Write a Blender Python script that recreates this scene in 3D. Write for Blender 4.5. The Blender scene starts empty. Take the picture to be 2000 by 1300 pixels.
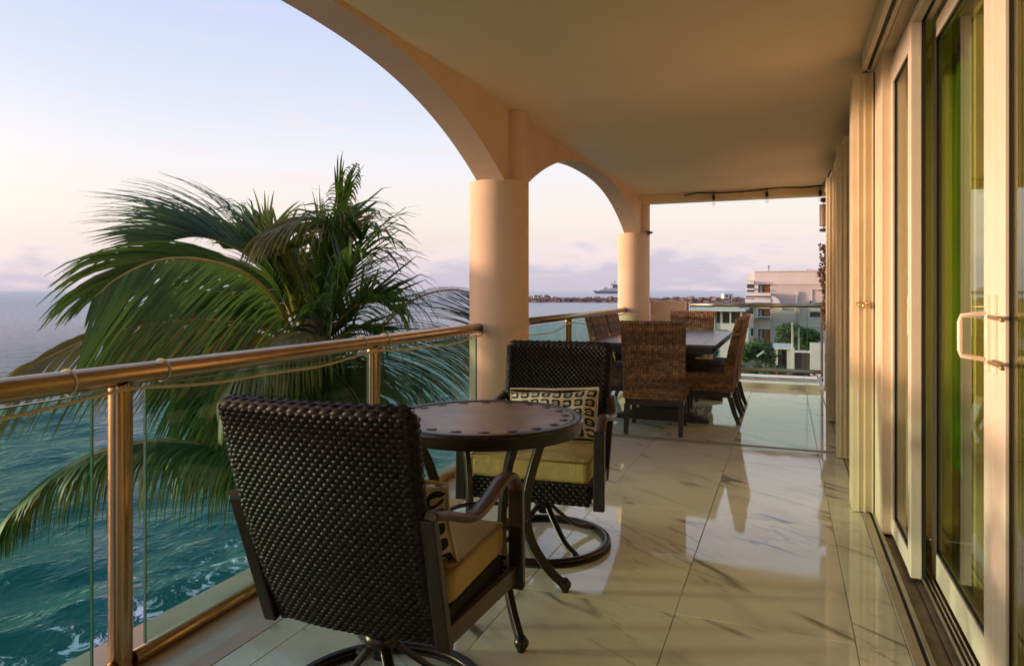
import bpy, math, random
import numpy as np
from mathutils import Vector, Matrix, noise as mnoise
PI = math.pi; R = math.radians
random.seed(7)
C = bpy.context.scene.collection
S = bpy.context.scene

# ------------------------------------------------------------------ camera, sky, sun, exposure
TH = R(21.87); CT, ST = math.cos(TH), math.sin(TH); EYE = 1.25; FPX = 1333.0
cam = bpy.data.cameras.new('camera'); cam.lens = 24; cam.sensor_width = 36; cam.shift_y = -0.0415
cam.clip_start = 0.05; cam.clip_end = 60000
co = bpy.data.objects.new('camera', cam); C.objects.link(co)
co.location = (0, 0, EYE); co.rotation_euler = (R(90), 0, TH); S.camera = co

SUN_DIR = Vector((-0.945, -0.33, math.tan(R(4.5)))).normalized()
W = bpy.data.worlds.new('World'); S.world = W; W.use_nodes = True

def build_world():
    nt = W.node_tree; n = nt.nodes; l = nt.links; n.clear()
    def N(t, **k):
        x = n.new(t)
        for a, b in k.items(): setattr(x, a, b)
        return x
    def M(op, a, b=None, c=None, clamp=False):
        x = N('ShaderNodeMath', operation=op, use_clamp=clamp)
        for i, v in enumerate((a, b, c)):
            if v is None: continue
            if isinstance(v, (int, float)): x.inputs[i].default_value = v
            else: l.new(v, x.inputs[i])
        return x.outputs[0]
    def MIX(f, a, b, mode='MIX'):
        x = N('ShaderNodeMix', data_type='RGBA', blend_type=mode)
        for i, v in ((0, f), (6, a), (7, b)):
            if isinstance(v, (int, float)): x.inputs[i].default_value = v
            elif isinstance(v, tuple): x.inputs[i].default_value = v + (1,)
            else: l.new(v, x.inputs[i])
        return x.outputs[2]
    out = N('ShaderNodeOutputWorld'); bg = N('ShaderNodeBackground'); l.new(bg.outputs[0], out.inputs[0])
    tc = N('ShaderNodeTexCoord'); nrm = N('ShaderNodeVectorMath', operation='NORMALIZE'); l.new(tc.outputs['Generated'], nrm.inputs[0])
    sep = N('ShaderNodeSeparateXYZ'); l.new(nrm.outputs[0], sep.inputs[0])
    z = sep.outputs[2]
    sky = N('ShaderNodeTexSky', sky_type='NISHITA'); sky.sun_disc = False
    sky.sun_elevation = R(4.5); sky.sun_rotation = math.atan2(SUN_DIR.x, SUN_DIR.y)
    sk = N('ShaderNodeVectorMath', operation='SCALE'); l.new(sky.outputs[0], sk.inputs[0]); sk.inputs[3].default_value = SKY_K
    ramp = N('ShaderNodeValToRGB'); l.new(M('MAXIMUM', z, 0.0), ramp.inputs[0])
    cr = ramp.color_ramp
    pts = [(0, (.60, .49, .53)), (.05, (.73, .63, .62)), (.10, (.82, .74, .68)), (.17, (.79, .77, .80)), (.28, (.62, .67, .82)), (.42, (.48, .56, .80)), (.7, (.34, .43, .70)), (1, (.28, .36, .6))]
    while len(cr.elements) < len(pts): cr.elements.new(.5)
    for e, (p, c) in zip(cr.elements, pts): e.position = p; e.color = c + (1,)
    base = MIX(.90, sk.outputs[0], ramp.outputs[0])
    # warm after-glow around the low sun
    dot = N('ShaderNodeVectorMath', operation='DOT_PRODUCT'); l.new(nrm.outputs[0], dot.inputs[0]); dot.inputs[1].default_value = SUN_DIR
    d = M('MAXIMUM', dot.outputs['Value'], 0.0)
    g1 = M('POWER', d, 10.0); g2 = M('POWER', d, 60.0)
    low = M('POWER', M('SUBTRACT', 1.0, M('MAXIMUM', z, 0.0)), 4.0)
    glow = MIX(M('MULTIPLY', g1, low), (0, 0, 0), (10.5, 6.3, 2.9)); glow2 = MIX(g2, (0, 0, 0), (6.0, 3.2, 1.2))
    base = MIX(1.0, base, glow, 'ADD'); base = MIX(1.0, base, glow2, 'ADD')
    # cloud bank low over the sea, with a bumpy top
    mp = N('ShaderNodeMapping'); l.new(nrm.outputs[0], mp.inputs[0]); mp.inputs['Scale'].default_value = (9, 9, 26); mp.inputs['Location'].default_value = (3.1, 1.7, 0)
    nz = N('ShaderNodeTexNoise'); nz.inputs['Scale'].default_value = 1.0; nz.inputs['Detail'].default_value = 7; nz.inputs['Roughness'].default_value = .55
    l.new(mp.outputs[0], nz.inputs[0])
    az = M('ADD', M('MULTIPLY', sep.outputs[0], -1.0), 0.0)
    # bank top: lower towards the left (west), higher to the north
    top = M('ADD', M('MULTIPLY', sep.outputs[1], .036), .034)
    edge = M('SUBTRACT', M('ADD', M('MULTIPLY', M('SUBTRACT', nz.outputs[0], .5), .16), top), z)
    mask = M('MULTIPLY', edge, 55.0, clamp=True)
    soft = M('MULTIPLY', mask, .72)
    lit = M('SUBTRACT', 1.0, M('MULTIPLY', edge, 22.0, clamp=True), clamp=True)
    ccol = MIX(lit, (.46, .44, .54), (.84, .72, .70))
    base = MIX(soft, base, ccol)
    # a few small wisps higher up
    mp2 = N('ShaderNodeMapping'); l.new(nrm.outputs[0], mp2.inputs[0]); mp2.inputs['Scale'].default_value = (7, 7, 40); mp2.inputs['Location'].default_value = (5.3, .4, 2)
    n2 = N('ShaderNodeTexNoise'); n2.inputs['Scale'].default_value = 1.3; n2.inputs['Detail'].default_value = 5; l.new(mp2.outputs[0], n2.inputs[0])
    w = M('MULTIPLY', M('MULTIPLY', M('SUBTRACT', n2.outputs[0], .605), 9.0, clamp=True), M('SUBTRACT', 1.0, M('MULTIPLY', z, 2.2), clamp=True))
    base = MIX(M('MULTIPLY', w, .5), base, (.80, .64, .62))
    l.new(base, bg.inputs[0]); bg.inputs[1].default_value = SKY_GAIN
SKY_K = 0.10; SKY_GAIN = 0.90
build_world()

sl = bpy.data.lights.new('sun', 'SUN'); sl.energy = 2.8; sl.angle = R(3.5); sl.color = (1.0, .69, .50)
so = bpy.data.objects.new('sun', sl); C.objects.link(so); so.rotation_euler = SUN_DIR.to_track_quat('Z', 'Y').to_euler(); so.location = (-20, -8, 10)
S.view_settings.view_transform = 'Standard'; S.view_settings.look = 'None'; S.view_settings.gamma = 1; S.view_settings.exposure = 0.52
S.view_settings.use_curve_mapping = False
S.render.engine = 'CYCLES'; S.cycles.use_denoising = True
S.cycles.max_bounces = 10; S.cycles.diffuse_bounces = 5; S.cycles.glossy_bounces = 5; S.cycles.transparent_max_bounces = 24
S.cycles.sample_clamp_indirect = 6; S.cycles.caustics_reflective = False

def at(x, y, D):
    """world point seen at photo pixel (x, y) at camera depth D"""
    X = (x - 1000) / FPX * D; z = EYE - (y - 567) / FPX * D
    return Vector((X * CT - D * ST, X * ST + D * CT, z))

# ------------------------------------------------------------------ materials
def new_mat(name):
    m = bpy.data.materials.new(name); m.use_nodes = True
    nt = m.node_tree; return m, nt, nt.nodes, nt.links, nt.nodes['Principled BSDF']

def mat(name, col, rough=.5, metal=0, noise=0, nscale=8, bump=0, bscale=60, coat=0, spec=.5, dark=None, island=0, stretch=None, thr=(.35, .65), objrand=0, trans=0, detail=4, coords='Object', bdist=.004):
    m, nt, n, l, b = new_mat(name)
    b.inputs['Roughness'].default_value = rough; b.inputs['Metallic'].default_value = metal
    b.inputs['Specular IOR Level'].default_value = spec; b.inputs['Coat Weight'].default_value = coat; b.inputs['Coat Roughness'].default_value = .08
    b.inputs['Base Color'].default_value = tuple(col) + (1,)
    tc = n.new('ShaderNodeTexCoord'); src = tc.outputs[coords]
    if stretch:
        mp = n.new('ShaderNodeMapping'); mp.inputs['Scale'].default_value = stretch; l.new(src, mp.inputs[0]); src = mp.outputs[0]
    colout = None
    if noise or dark:
        t = n.new('ShaderNodeTexNoise'); t.inputs['Scale'].default_value = nscale; t.inputs['Detail'].default_value = detail; l.new(src, t.inputs[0])
        r = n.new('ShaderNodeMapRange'); r.inputs[1].default_value = thr[0]; r.inputs[2].default_value = thr[1]; l.new(t.outputs[0], r.inputs[0])
        mx = n.new('ShaderNodeMix'); mx.data_type = 'RGBA'; l.new(r.outputs[0], mx.inputs[0])
        d = dark if dark else tuple(c * (1 - noise) for c in col)
        mx.inputs[6].default_value = tuple(d) + (1,); mx.inputs[7].default_value = tuple(col) + (1,)
        colout = mx.outputs[2]
    if island or objrand:
        if island: g = n.new('ShaderNodeNewGeometry'); rnd = g.outputs['Random Per Island']; amt = island
        else: g = n.new('ShaderNodeObjectInfo'); rnd = g.outputs['Random']; amt = objrand
        r2 = n.new('ShaderNodeMapRange'); l.new(rnd, r2.inputs[0]); r2.inputs[3].default_value = 1 - amt; r2.inputs[4].default_value = 1 + amt
        hs = n.new('ShaderNodeHueSaturation'); l.new(r2.outputs[0], hs.inputs['Value'])
        if colout: l.new(colout, hs.inputs['Color'])
        else: hs.inputs['Color'].default_value = tuple(col) + (1,)
        colout = hs.outputs[0]
    if colout: l.new(colout, b.inputs['Base Color'])
    if bump:
        t2 = n.new('ShaderNodeTexNoise'); t2.inputs['Scale'].default_value = bscale; t2.inputs['Detail'].default_value = 5; l.new(src, t2.inputs[0])
        bp = n.new('ShaderNodeBump'); bp.inputs['Strength'].default_value = bump; bp.inputs['Distance'].default_value = bdist
        l.new(t2.outputs[0], bp.inputs['Height']); l.new(bp.outputs[0], b.inputs['Normal'])
    if trans:
        tr = n.new('ShaderNodeBsdfTranslucent'); tr.inputs[0].default_value = tuple(min(1, c * 1.6) for c in col) + (1,)
        ms = n.new('ShaderNodeMixShader'); ms.inputs[0].default_value = trans
        out = n['Material Output']; l.new(b.outputs[0], ms.inputs[1]); l.new(tr.outputs[0], ms.inputs[2]); l.new(ms.outputs[0], out.inputs[0])
    return m

def glass_mat(name, tint, refl=1.0, rough=0.0, ior=1.5, body=None, bodyf=0):
    m, nt, n, l, b = new_mat(name); n.remove(b)
    tr = n.new('ShaderNodeBsdfTransparent'); tr.inputs[0].default_value = tuple(tint) + (1,)
    gl = n.new('ShaderNodeBsdfGlossy'); gl.inputs[0].default_value = (refl, refl, refl, 1); gl.inputs['Roughness'].default_value = rough
    fr = n.new('ShaderNodeFresnel'); ge = n.new('ShaderNodeNewGeometry'); mi = n.new('ShaderNodeMapRange'); l.new(ge.outputs['Backfacing'], mi.inputs[0])
    mi.inputs[3].default_value = ior; mi.inputs[4].default_value = 1 / ior; l.new(mi.outputs[0], fr.inputs[0])   # same reflectance from either side of a thin pane
    ms = n.new('ShaderNodeMixShader'); l.new(fr.outputs[0], ms.inputs[0]); l.new(tr.outputs[0], ms.inputs[1]); l.new(gl.outputs[0], ms.inputs[2])
    last = ms
    if body:
        df = n.new('ShaderNodeBsdfDiffuse'); df.inputs[0].default_value = tuple(body) + (1,)
        m2 = n.new('ShaderNodeMixShader'); m2.inputs[0].default_value = bodyf; l.new(ms.outputs[0], m2.inputs[1]); l.new(df.outputs[0], m2.inputs[2]); last = m2
    l.new(last.outputs[0], n['Material Output'].inputs[0]); return m

def marble_mat():
    m, nt, n, l, b = new_mat('polished marble')
    tc = n.new('ShaderNodeTexCoord'); oi = n.new('ShaderNodeObjectInfo')
    sc = n.new('ShaderNodeVectorMath'); sc.operation = 'SCALE'; sc.inputs[3].default_value = 37.0
    cmb = n.new('ShaderNodeCombineXYZ'); l.new(oi.outputs['Random'], cmb.inputs[0]); l.new(oi.outputs['Random'], cmb.inputs[1]); l.new(cmb.outputs[0], sc.inputs[0])
    ad = n.new('ShaderNodeVectorMath'); l.new(tc.outputs['Object'], ad.inputs[0]); l.new(sc.outputs[0], ad.inputs[1])
    mp = n.new('ShaderNodeMapping'); l.new(ad.outputs[0], mp.inputs[0]); mp.vector_type = 'TEXTURE'; mp.inputs['Rotation'].default_value = (0, 0, R(-37)); mp.inputs['Scale'].default_value = (2.9, .55, 1)
    def ridge(scale, width, det, dist, soft=1):
        t = n.new('ShaderNodeTexNoise'); t.inputs['Scale'].default_value = scale; t.inputs['Detail'].default_value = det; t.inputs['Distortion'].default_value = dist
        t.inputs['Roughness'].default_value = .5; l.new(mp.outputs[0], t.inputs[0])
        a = n.new('ShaderNodeMath'); a.operation = 'SUBTRACT'; l.new(t.outputs[0], a.inputs[0]); a.inputs[1].default_value = .5
        a2 = n.new('ShaderNodeMath'); a2.operation = 'ABSOLUTE'; l.new(a.outputs[0], a2.inputs[0])
        r = n.new('ShaderNodeMapRange'); r.inputs[1].default_value = 0; r.inputs[2].default_value = width; r.inputs[3].default_value = 1; r.inputs[4].default_value = 0
        l.new(a2.outputs[0], r.inputs[0]); return r.outputs[0]
    def gate(scale, lo, hi):
        t = n.new('ShaderNodeTexNoise'); t.inputs['Scale'].default_value = scale; l.new(ad.outputs[0], t.inputs[0])
        r = n.new('ShaderNodeMapRange'); r.inputs[1].default_value = lo; r.inputs[2].default_value = hi; l.new(t.outputs[0], r.inputs[0]); return r.outputs[0]
    def mul(a, k):
        x = n.new('ShaderNodeMath'); x.operation = 'MULTIPLY'; l.new(a, x.inputs[0])
        if isinstance(k, float): x.inputs[1].default_value = k
        else: l.new(k, x.inputs[1])
        return x.outputs[0]
    v1 = mul(ridge(.85, .016, 4, .35), gate(1.5, .46, .56)); v2 = mul(mul(ridge(2.7, .014, 5, .3), gate(1.5, .50, .60)), .5)
    v3 = mul(mul(ridge(1.2, .07, 4, .35), gate(2.6, .46, .66)), .30)
    mx = n.new('ShaderNodeMath'); mx.operation = 'MAXIMUM'; l.new(v1, mx.inputs[0]); l.new(v2, mx.inputs[1])
    mx2 = n.new('ShaderNodeMath'); mx2.operation = 'ADD'; mx2.use_clamp = True; l.new(mx.outputs[0], mx2.inputs[0]); l.new(v3, mx2.inputs[1])
    fac = mul(mx2.outputs[0], .95)
    c = n.new('ShaderNodeMix'); c.data_type = 'RGBA'; l.new(fac, c.inputs[0]); c.inputs[6].default_value = (.82, .77, .59, 1); c.inputs[7].default_value = (.16, .145, .11, 1)
    l.new(c.outputs[2], b.inputs['Base Color'])
    b.inputs['Roughness'].default_value = .025; b.inputs['Specular IOR Level'].default_value = .62
    t = n.new('ShaderNodeTexNoise'); t.inputs['Scale'].default_value = 2.2; l.new(tc.outputs['Object'], t.inputs[0])
    bp = n.new('ShaderNodeBump'); bp.inputs['Strength'].default_value = .25; bp.inputs['Distance'].default_value = .0025; l.new(t.outputs[0], bp.inputs['Height']); l.new(bp.outputs[0], b.inputs['Normal'])
    t3 = n.new('ShaderNodeTexNoise'); t3.inputs['Scale'].default_value = 5; t3.inputs['Detail'].default_value = 6; l.new(tc.outputs['Object'], t3.inputs[0])
    rr = n.new('ShaderNodeMapRange'); rr.inputs[1].default_value = .35; rr.inputs[2].default_value = .75; rr.inputs[3].default_value = .015; rr.inputs[4].default_value = .10; l.new(t3.outputs[0], rr.inputs[0]); l.new(rr.outputs[0], b.inputs['Roughness'])
    return m

def sea_mat():
    m, nt, n, l, b = new_mat('sea water')
    tc = n.new('ShaderNodeTexCoord'); geo = n.new('ShaderNodeNewGeometry')
    sep = n.new('ShaderNodeSeparateXYZ'); l.new(geo.outputs['Position'], sep.inputs[0])
    ln = n.new('ShaderNodeVectorMath'); ln.operation = 'LENGTH'; l.new(geo.outputs['Position'], ln.inputs[0])
    r = n.new('ShaderNodeMapRange'); r.inputs[1].default_value = 14; r.inputs[2].default_value = 160; l.new(ln.outputs['Value'], r.inputs[0])
    c = n.new('ShaderNodeMix'); c.data_type = 'RGBA'; l.new(r.outputs[0], c.inputs[0]); c.inputs[6].default_value = (.004, .11, .085, 1); c.inputs[7].default_value = (.045, .055, .125, 1)
    # foam against the sea wall
    fx = n.new('ShaderNodeMapRange'); fx.inputs[1].default_value = -18.2; fx.inputs[2].default_value = -15.4; l.new(sep.outputs[0], fx.inputs[0])
    fy = n.new('ShaderNodeMapRange'); fy.inputs[1].default_value = 24; fy.inputs[2].default_value = 18; l.new(sep.outputs[1], fy.inputs[0])
    t = n.new('ShaderNodeTexNoise'); t.inputs['Scale'].default_value = 1.7; t.inputs['Detail'].default_value = 10; t.inputs['Roughness'].default_value = .72; t.inputs['Distortion'].default_value = .8; l.new(geo.outputs['Position'], t.inputs[0])
    m1 = n.new('ShaderNodeMath'); m1.operation = 'MULTIPLY'; l.new(fx.outputs[0], m1.inputs[0]); l.new(fy.outputs[0], m1.inputs[1])
    th = n.new('ShaderNodeMath'); th.operation = 'MULTIPLY_ADD'; l.new(m1.outputs[0], th.inputs[0]); th.inputs[1].default_value = .118; l.new(t.outputs[0], th.inputs[2])
    fr = n.new('ShaderNodeMapRange'); fr.inputs[1].default_value = .64; fr.inputs[2].default_value = .70; l.new(th.outputs[0], fr.inputs[0])
    c2 = n.new('ShaderNodeMix'); c2.data_type = 'RGBA'; l.new(fr.outputs[0], c2.inputs[0]); l.new(c.outputs[2], c2.inputs[6]); c2.inputs[7].default_value = (.72, .74, .75, 1)
    l.new(c2.outputs[2], b.inputs['Base Color'])
    ro = n.new('ShaderNodeMapRange'); ro.inputs[1].default_value = 0; ro.inputs[2].default_value = 1; ro.inputs[3].default_value = .10; ro.inputs[4].default_value = .7; l.new(fr.outputs[0], ro.inputs[0]); pass
    mp = n.new('ShaderNodeMapping'); l.new(geo.outputs['Position'], mp.inputs[0]); mp.inputs['Rotation'].default_value = (0, 0, R(20)); mp.inputs['Scale'].default_value = (1, .55, 1)
    prev = None
    for scale, dist, st in ((.30, .9, .6), (1.9, .24, .7), (7.5, .05, .7)):
        t = n.new('ShaderNodeTexNoise'); t.inputs['Scale'].default_value = scale; t.inputs['Detail'].default_value = 4; t.inputs['Roughness'].default_value = .6; t.inputs['Distortion'].default_value = .4; l.new(mp.outputs[0], t.inputs[0])
        bp = n.new('ShaderNodeBump'); bp.inputs['Strength'].default_value = st; bp.inputs['Distance'].default_value = dist; l.new(t.outputs[0], bp.inputs['Height'])
        if prev: l.new(prev.outputs[0], bp.inputs['Normal'])
        prev = bp
    n.remove(b)
    df = n.new('ShaderNodeBsdfDiffuse'); l.new(c2.outputs[2], df.inputs[0]); l.new(prev.outputs[0], df.inputs['Normal'])
    gl = n.new('ShaderNodeBsdfGlossy'); l.new(prev.outputs[0], gl.inputs['Normal']); gl.inputs[0].default_value = (1, 1, 1, 1)
    rf = n.new('ShaderNodeMapRange'); rf.inputs[1].default_value = 15; rf.inputs[2].default_value = 400; rf.inputs[3].default_value = .09; rf.inputs[4].default_value = .30; l.new(ln.outputs['Value'], rf.inputs[0]); l.new(rf.outputs[0], gl.inputs['Roughness'])
    fr2 = n.new('ShaderNodeFresnel'); fr2.inputs[0].default_value = 1.33; l.new(prev.outputs[0], fr2.inputs['Normal'])
    # rough seas never reach mirror reflectance at grazing angles: wave slopes hold it down
    lim = n.new('ShaderNodeMapRange'); lim.inputs[1].default_value = 0; lim.inputs[2].default_value = .8; lim.inputs[3].default_value = 0; l.new(fr2.outputs[0], lim.inputs[0])
    lf = n.new('ShaderNodeMapRange'); lf.inputs[1].default_value = 15; lf.inputs[2].default_value = 220; lf.inputs[3].default_value = .5; lf.inputs[4].default_value = .68; l.new(ln.outputs['Value'], lf.inputs[0]); l.new(lf.outputs[0], lim.inputs[4])
    inv = n.new('ShaderNodeMath'); inv.operation = 'MULTIPLY_ADD'; l.new(fr.outputs[0], inv.inputs[0]); inv.inputs[1].default_value = -.9; inv.inputs[2].default_value = 1
    lm = n.new('ShaderNodeMath'); lm.operation = 'MULTIPLY'; l.new(lim.outputs[0], lm.inputs[0]); l.new(inv.outputs[0], lm.inputs[1])
    ms = n.new('ShaderNodeMixShader'); l.new(lm.outputs[0], ms.inputs[0]); l.new(df.outputs[0], ms.inputs[1]); l.new(gl.outputs[0], ms.inputs[2]); l.new(ms.outputs[0], n['Material Output'].inputs[0])
    return m

def pillow_mat():
    m, nt, n, l, b = new_mat('letter print fabric')
    uv = n.new('ShaderNodeTexCoord'); mp = n.new('ShaderNodeMapping'); l.new(uv.outputs['UV'], mp.inputs[0]); mp.inputs['Scale'].default_value = (8, 5, 1)
    sep = n.new('ShaderNodeSeparateXYZ'); l.new(mp.outputs[0], sep.inputs[0])
    def M(op, a, b_=None, clamp=False):
        x = n.new('ShaderNodeMath'); x.operation = op; x.use_clamp = clamp
        for i, v in enumerate((a, b_)):
            if v is None: continue
            if isinstance(v, (int, float)): x.inputs[i].default_value = v
            else: l.new(v, x.inputs[i])
        return x.outputs[0]
    cx = M('SUBTRACT', M('FRACT', sep.outputs[0]), .5); cy = M('SUBTRACT', M('FRACT', sep.outputs[1]), .5)
    wn = n.new('ShaderNodeTexWhiteNoise'); wn.noise_dimensions = '2D'
    cm = n.new('ShaderNodeCombineXYZ'); l.new(M('FLOOR', sep.outputs[0]), cm.inputs[0]); l.new(M('FLOOR', sep.outputs[1]), cm.inputs[1]); l.new(cm.outputs[0], wn.inputs[0])
    ax = M('ABSOLUTE', cx); ay = M('ABSOLUTE', cy)
    d = M('POWER', M('ADD', M('POWER', ax, 3.5), M('POWER', ay, 3.5)), 1 / 3.5)
    ring = M('LESS_THAN', M('ABSOLUTE', M('SUBTRACT', d, .29)), .105)
    gap = M('MULTIPLY', M('LESS_THAN', ay, .10), M('GREATER_THAN', cx, .05)); gapon = M('MULTIPLY', gap, M('GREATER_THAN', wn.outputs[0], .4))
    ring = M('MULTIPLY', ring, M('SUBTRACT', 1.0, gapon))
    bar = M('MULTIPLY', M('MULTIPLY', M('LESS_THAN', ay, .06), M('LESS_THAN', ax, .28)), M('LESS_THAN', wn.outputs[0], .55))
    ink = M('MAXIMUM', ring, bar)
    c = n.new('ShaderNodeMix'); c.data_type = 'RGBA'; l.new(ink, c.inputs[0]); c.inputs[6].default_value = (.62, .52, .36, 1); c.inputs[7].default_value = (.018, .014, .012, 1)
    l.new(c.outputs[2], b.inputs['Base Color']); b.inputs['Roughness'].default_value = .9
    t = n.new('ShaderNodeTexNoise'); t.inputs['Scale'].default_value = 260; bp = n.new('ShaderNodeBump'); bp.inputs['Strength'].default_value = .3; bp.inputs['Distance'].default_value = .002; l.new(t.outputs[0], bp.inputs['Height']); l.new(bp.outputs[0], b.inputs['Normal'])
    return m

M_STUCCO = mat('peach stucco', (.76, .54, .36), .85, noise=.12, nscale=1.6, detail=8, bump=.55, bscale=130, bdist=.003)
M_CEIL = mat('cream ceiling paint', (.88, .71, .43), .55, noise=.06, nscale=1.2, bump=.12, bscale=9, bdist=.004)
M_WALL = mat('cream wall paint', (.74, .60, .42), .7, noise=.06, nscale=3, bump=.2, bscale=80)
M_GROUT = mat('tile grout', (.46, .42, .32), .9, noise=.2, nscale=30)
M_MARBLE = marble_mat()
M_LEDGE = mat('pale ledge', (.62, .58, .50), .5, noise=.1, nscale=5)
M_KERB = mat('painted kerb', (.70, .50, .32), .25, noise=.1, nscale=6, coat=.4)
M_WARMSTEEL = mat('warm-tinted brushed steel', (.50, .34, .19), .24, metal=1, noise=.12, nscale=14, bump=.08, bscale=40, stretch=(1, 1, 1))  # stainless steel; warm light mirrored from around is put into the base colour
M_RAIL = mat('dull olive steel', (.34, .29, .20), .30, metal=1, noise=.12, nscale=14)
M_WHITE = mat('cream vinyl frame', (.84, .72, .58), .38, noise=.06, nscale=7, bump=.03, bscale=30)
M_SHUT = mat('cream shutter aluminium', (.80, .69, .48), .4, noise=.12, nscale=5, bump=.05, bscale=30)
M_ALU = mat('track aluminium', (.55, .48, .38), .35, metal=.6, noise=.15, nscale=12)
M_BLACK = mat('black rubber', (.012, .011, .010), .6)
M_GAP = mat('dark seal and gap shade', (.02, .018, .014), .9)  # for seals, and for the strip that paints gap shade beside the shutter
M_SILL = mat('worn stone sill', (.30, .22, .14), .6, noise=.5, nscale=9, bump=.2)
M_GLASS = glass_mat('green balustrade glass', (.50, .80, .70), 1.0, ior=1.32)
M_GLASS2 = glass_mat('pale green balustrade glass', (.66, .84, .74), 1.0, ior=1.32)
M_GEDGE = mat('glass edge', (.06, .16, .12), .15)
M_DGLASS = glass_mat('tinted door glass', (.84, .88, .58), .95, ior=1.45)
M_CORD = mat('cream cord', (.66, .56, .34), .6)
M_WICKER = mat('espresso wicker', (.009, .006, .005), .46, island=.5, spec=.22)
M_WBASE = mat('wicker base', (.008, .006, .005), .8)  # dark backing behind the woven strands, also the seat frame
M_DMETAL = mat('dark bronze metal', (.028, .019, .013), .30, metal=.3, noise=.3, nscale=30, bump=.05, bscale=90)
M_ARM = mat('brown brushed arm', (.085, .048, .028), .32, metal=.2, noise=.5, nscale=9, stretch=(3, 1, 1), bump=.08)
M_CUSH = mat('mustard canvas', (.52, .37, .14), .9, noise=.22, nscale=5, bump=.5, bscale=26, bdist=.008)
M_PIPE = mat('cushion piping', (.30, .19, .06), .9)
M_PILLOW = pillow_mat()
M_SLATE = mat('brown slate table top', (.30, .18, .11), .36, dark=(.15, .088, .052), nscale=5, bump=.2, bscale=14, detail=8)
M_INLAY = mat('dark oval inlay', (.035, .022, .015), .4)
M_LINE = mat('pale joint line', (.42, .36, .28), .5)
M_RATTAN = mat('brown sea grass weave', (.32, .17, .075), .55, island=.45, dark=(.15, .078, .035), nscale=3.2, stretch=(.3, .3, 5), thr=(.42, .60))
M_RBASE = mat('weave base', (.035, .02, .011), .9)
M_DWOOD = mat('dark stained wood', (.035, .024, .016), .4, noise=.4, nscale=6, stretch=(1, 1, 6), bump=.1)
M_PLANK = mat('weathered plank top', (.16, .115, .10), .28, noise=.5, nscale=4, stretch=(9, .7, 1), bump=.12, bscale=10, objrand=.28)
M_SEA = sea_mat()
M_LEAF = mat('palm leaflet', (.048, .105, .017), .5, island=.55, trans=.30, spec=.3)
M_LEAFD = mat('dry brown palm leaflet', (.22, .14, .06), .7, island=.4, trans=.2)
M_LEAFY = mat('young palm leaflet', (.16, .20, .035), .42, island=.35, trans=.3)
M_LEAFB = mat('bronzed palm leaflet', (.12, .115, .028), .5, island=.4, trans=.2)
M_RACH = mat('palm midrib', (.30, .22, .05), .5, noise=.3, nscale=10)
M_TRUNK = mat('palm trunk', (.12, .095, .07), .9, noise=.5, nscale=6, bump=.6, bscale=20, bdist=.02)
M_FIBRE = mat('palm fibre', (.12, .075, .035), .9, noise=.5, nscale=20, bump=.5, bscale=60)
M_CURT = mat('green curtain', (.16, .34, .02), .9, noise=.2, nscale=3, trans=.3)
M_DARKROOM = mat('room paint', (.36, .31, .11), .8, noise=.1, nscale=2)
M_ROOMFLOOR = mat('room floor', (.25, .20, .12), .25)
M_ROCK = mat('breakwater rock', (.30, .20, .17), .9, island=.5, noise=.3, nscale=.4)
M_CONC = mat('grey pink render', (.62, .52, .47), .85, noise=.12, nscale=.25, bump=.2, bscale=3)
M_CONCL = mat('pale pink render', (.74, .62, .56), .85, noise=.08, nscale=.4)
M_WHITEW = mat('white house paint', (.72, .70, .66), .8, noise=.12, nscale=.6)
M_WIN = mat('far window glass', (.05, .06, .06), .12)
M_CURTF = mat('orange curtain', (.45, .16, .03), .8, noise=.3, nscale=3)
M_DKBROWN = mat('dark recess', (.06, .045, .035), .8)
M_TREE = mat('leafy green', (.055, .12, .022), .6, island=.5, trans=.2)
M_TREE2 = mat('dark green', (.035, .075, .018), .6, island=.5, trans=.15)
M_FLOWER = mat('orange blossom', (.60, .16, .05), .7, island=.3)
M_BARK = mat('bark', (.10, .075, .05), .9, noise=.4)
M_LAND = mat('dry ground', (.20, .17, .12), .95, noise=.4, nscale=.2, dark=(.06, .08, .03))
M_HULL = mat('grey ship hull', (.24, .24, .28), .6)
M_SHIPW = mat('white ship paint', (.70, .66, .66), .6)
M_GARL = mat('dried pod', (.085, .05, .04), .55, island=.6, noise=.3, nscale=30)
M_BULB = glass_mat('clear bulb glass', (.93, .90, .84), 1.0, ior=1.45)
M_BRASS = mat('brass latch', (.6, .42, .2), .3, metal=.8)
M_LAMP = mat('lamp bronze shade', (.20, .13, .09), .5)

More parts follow.
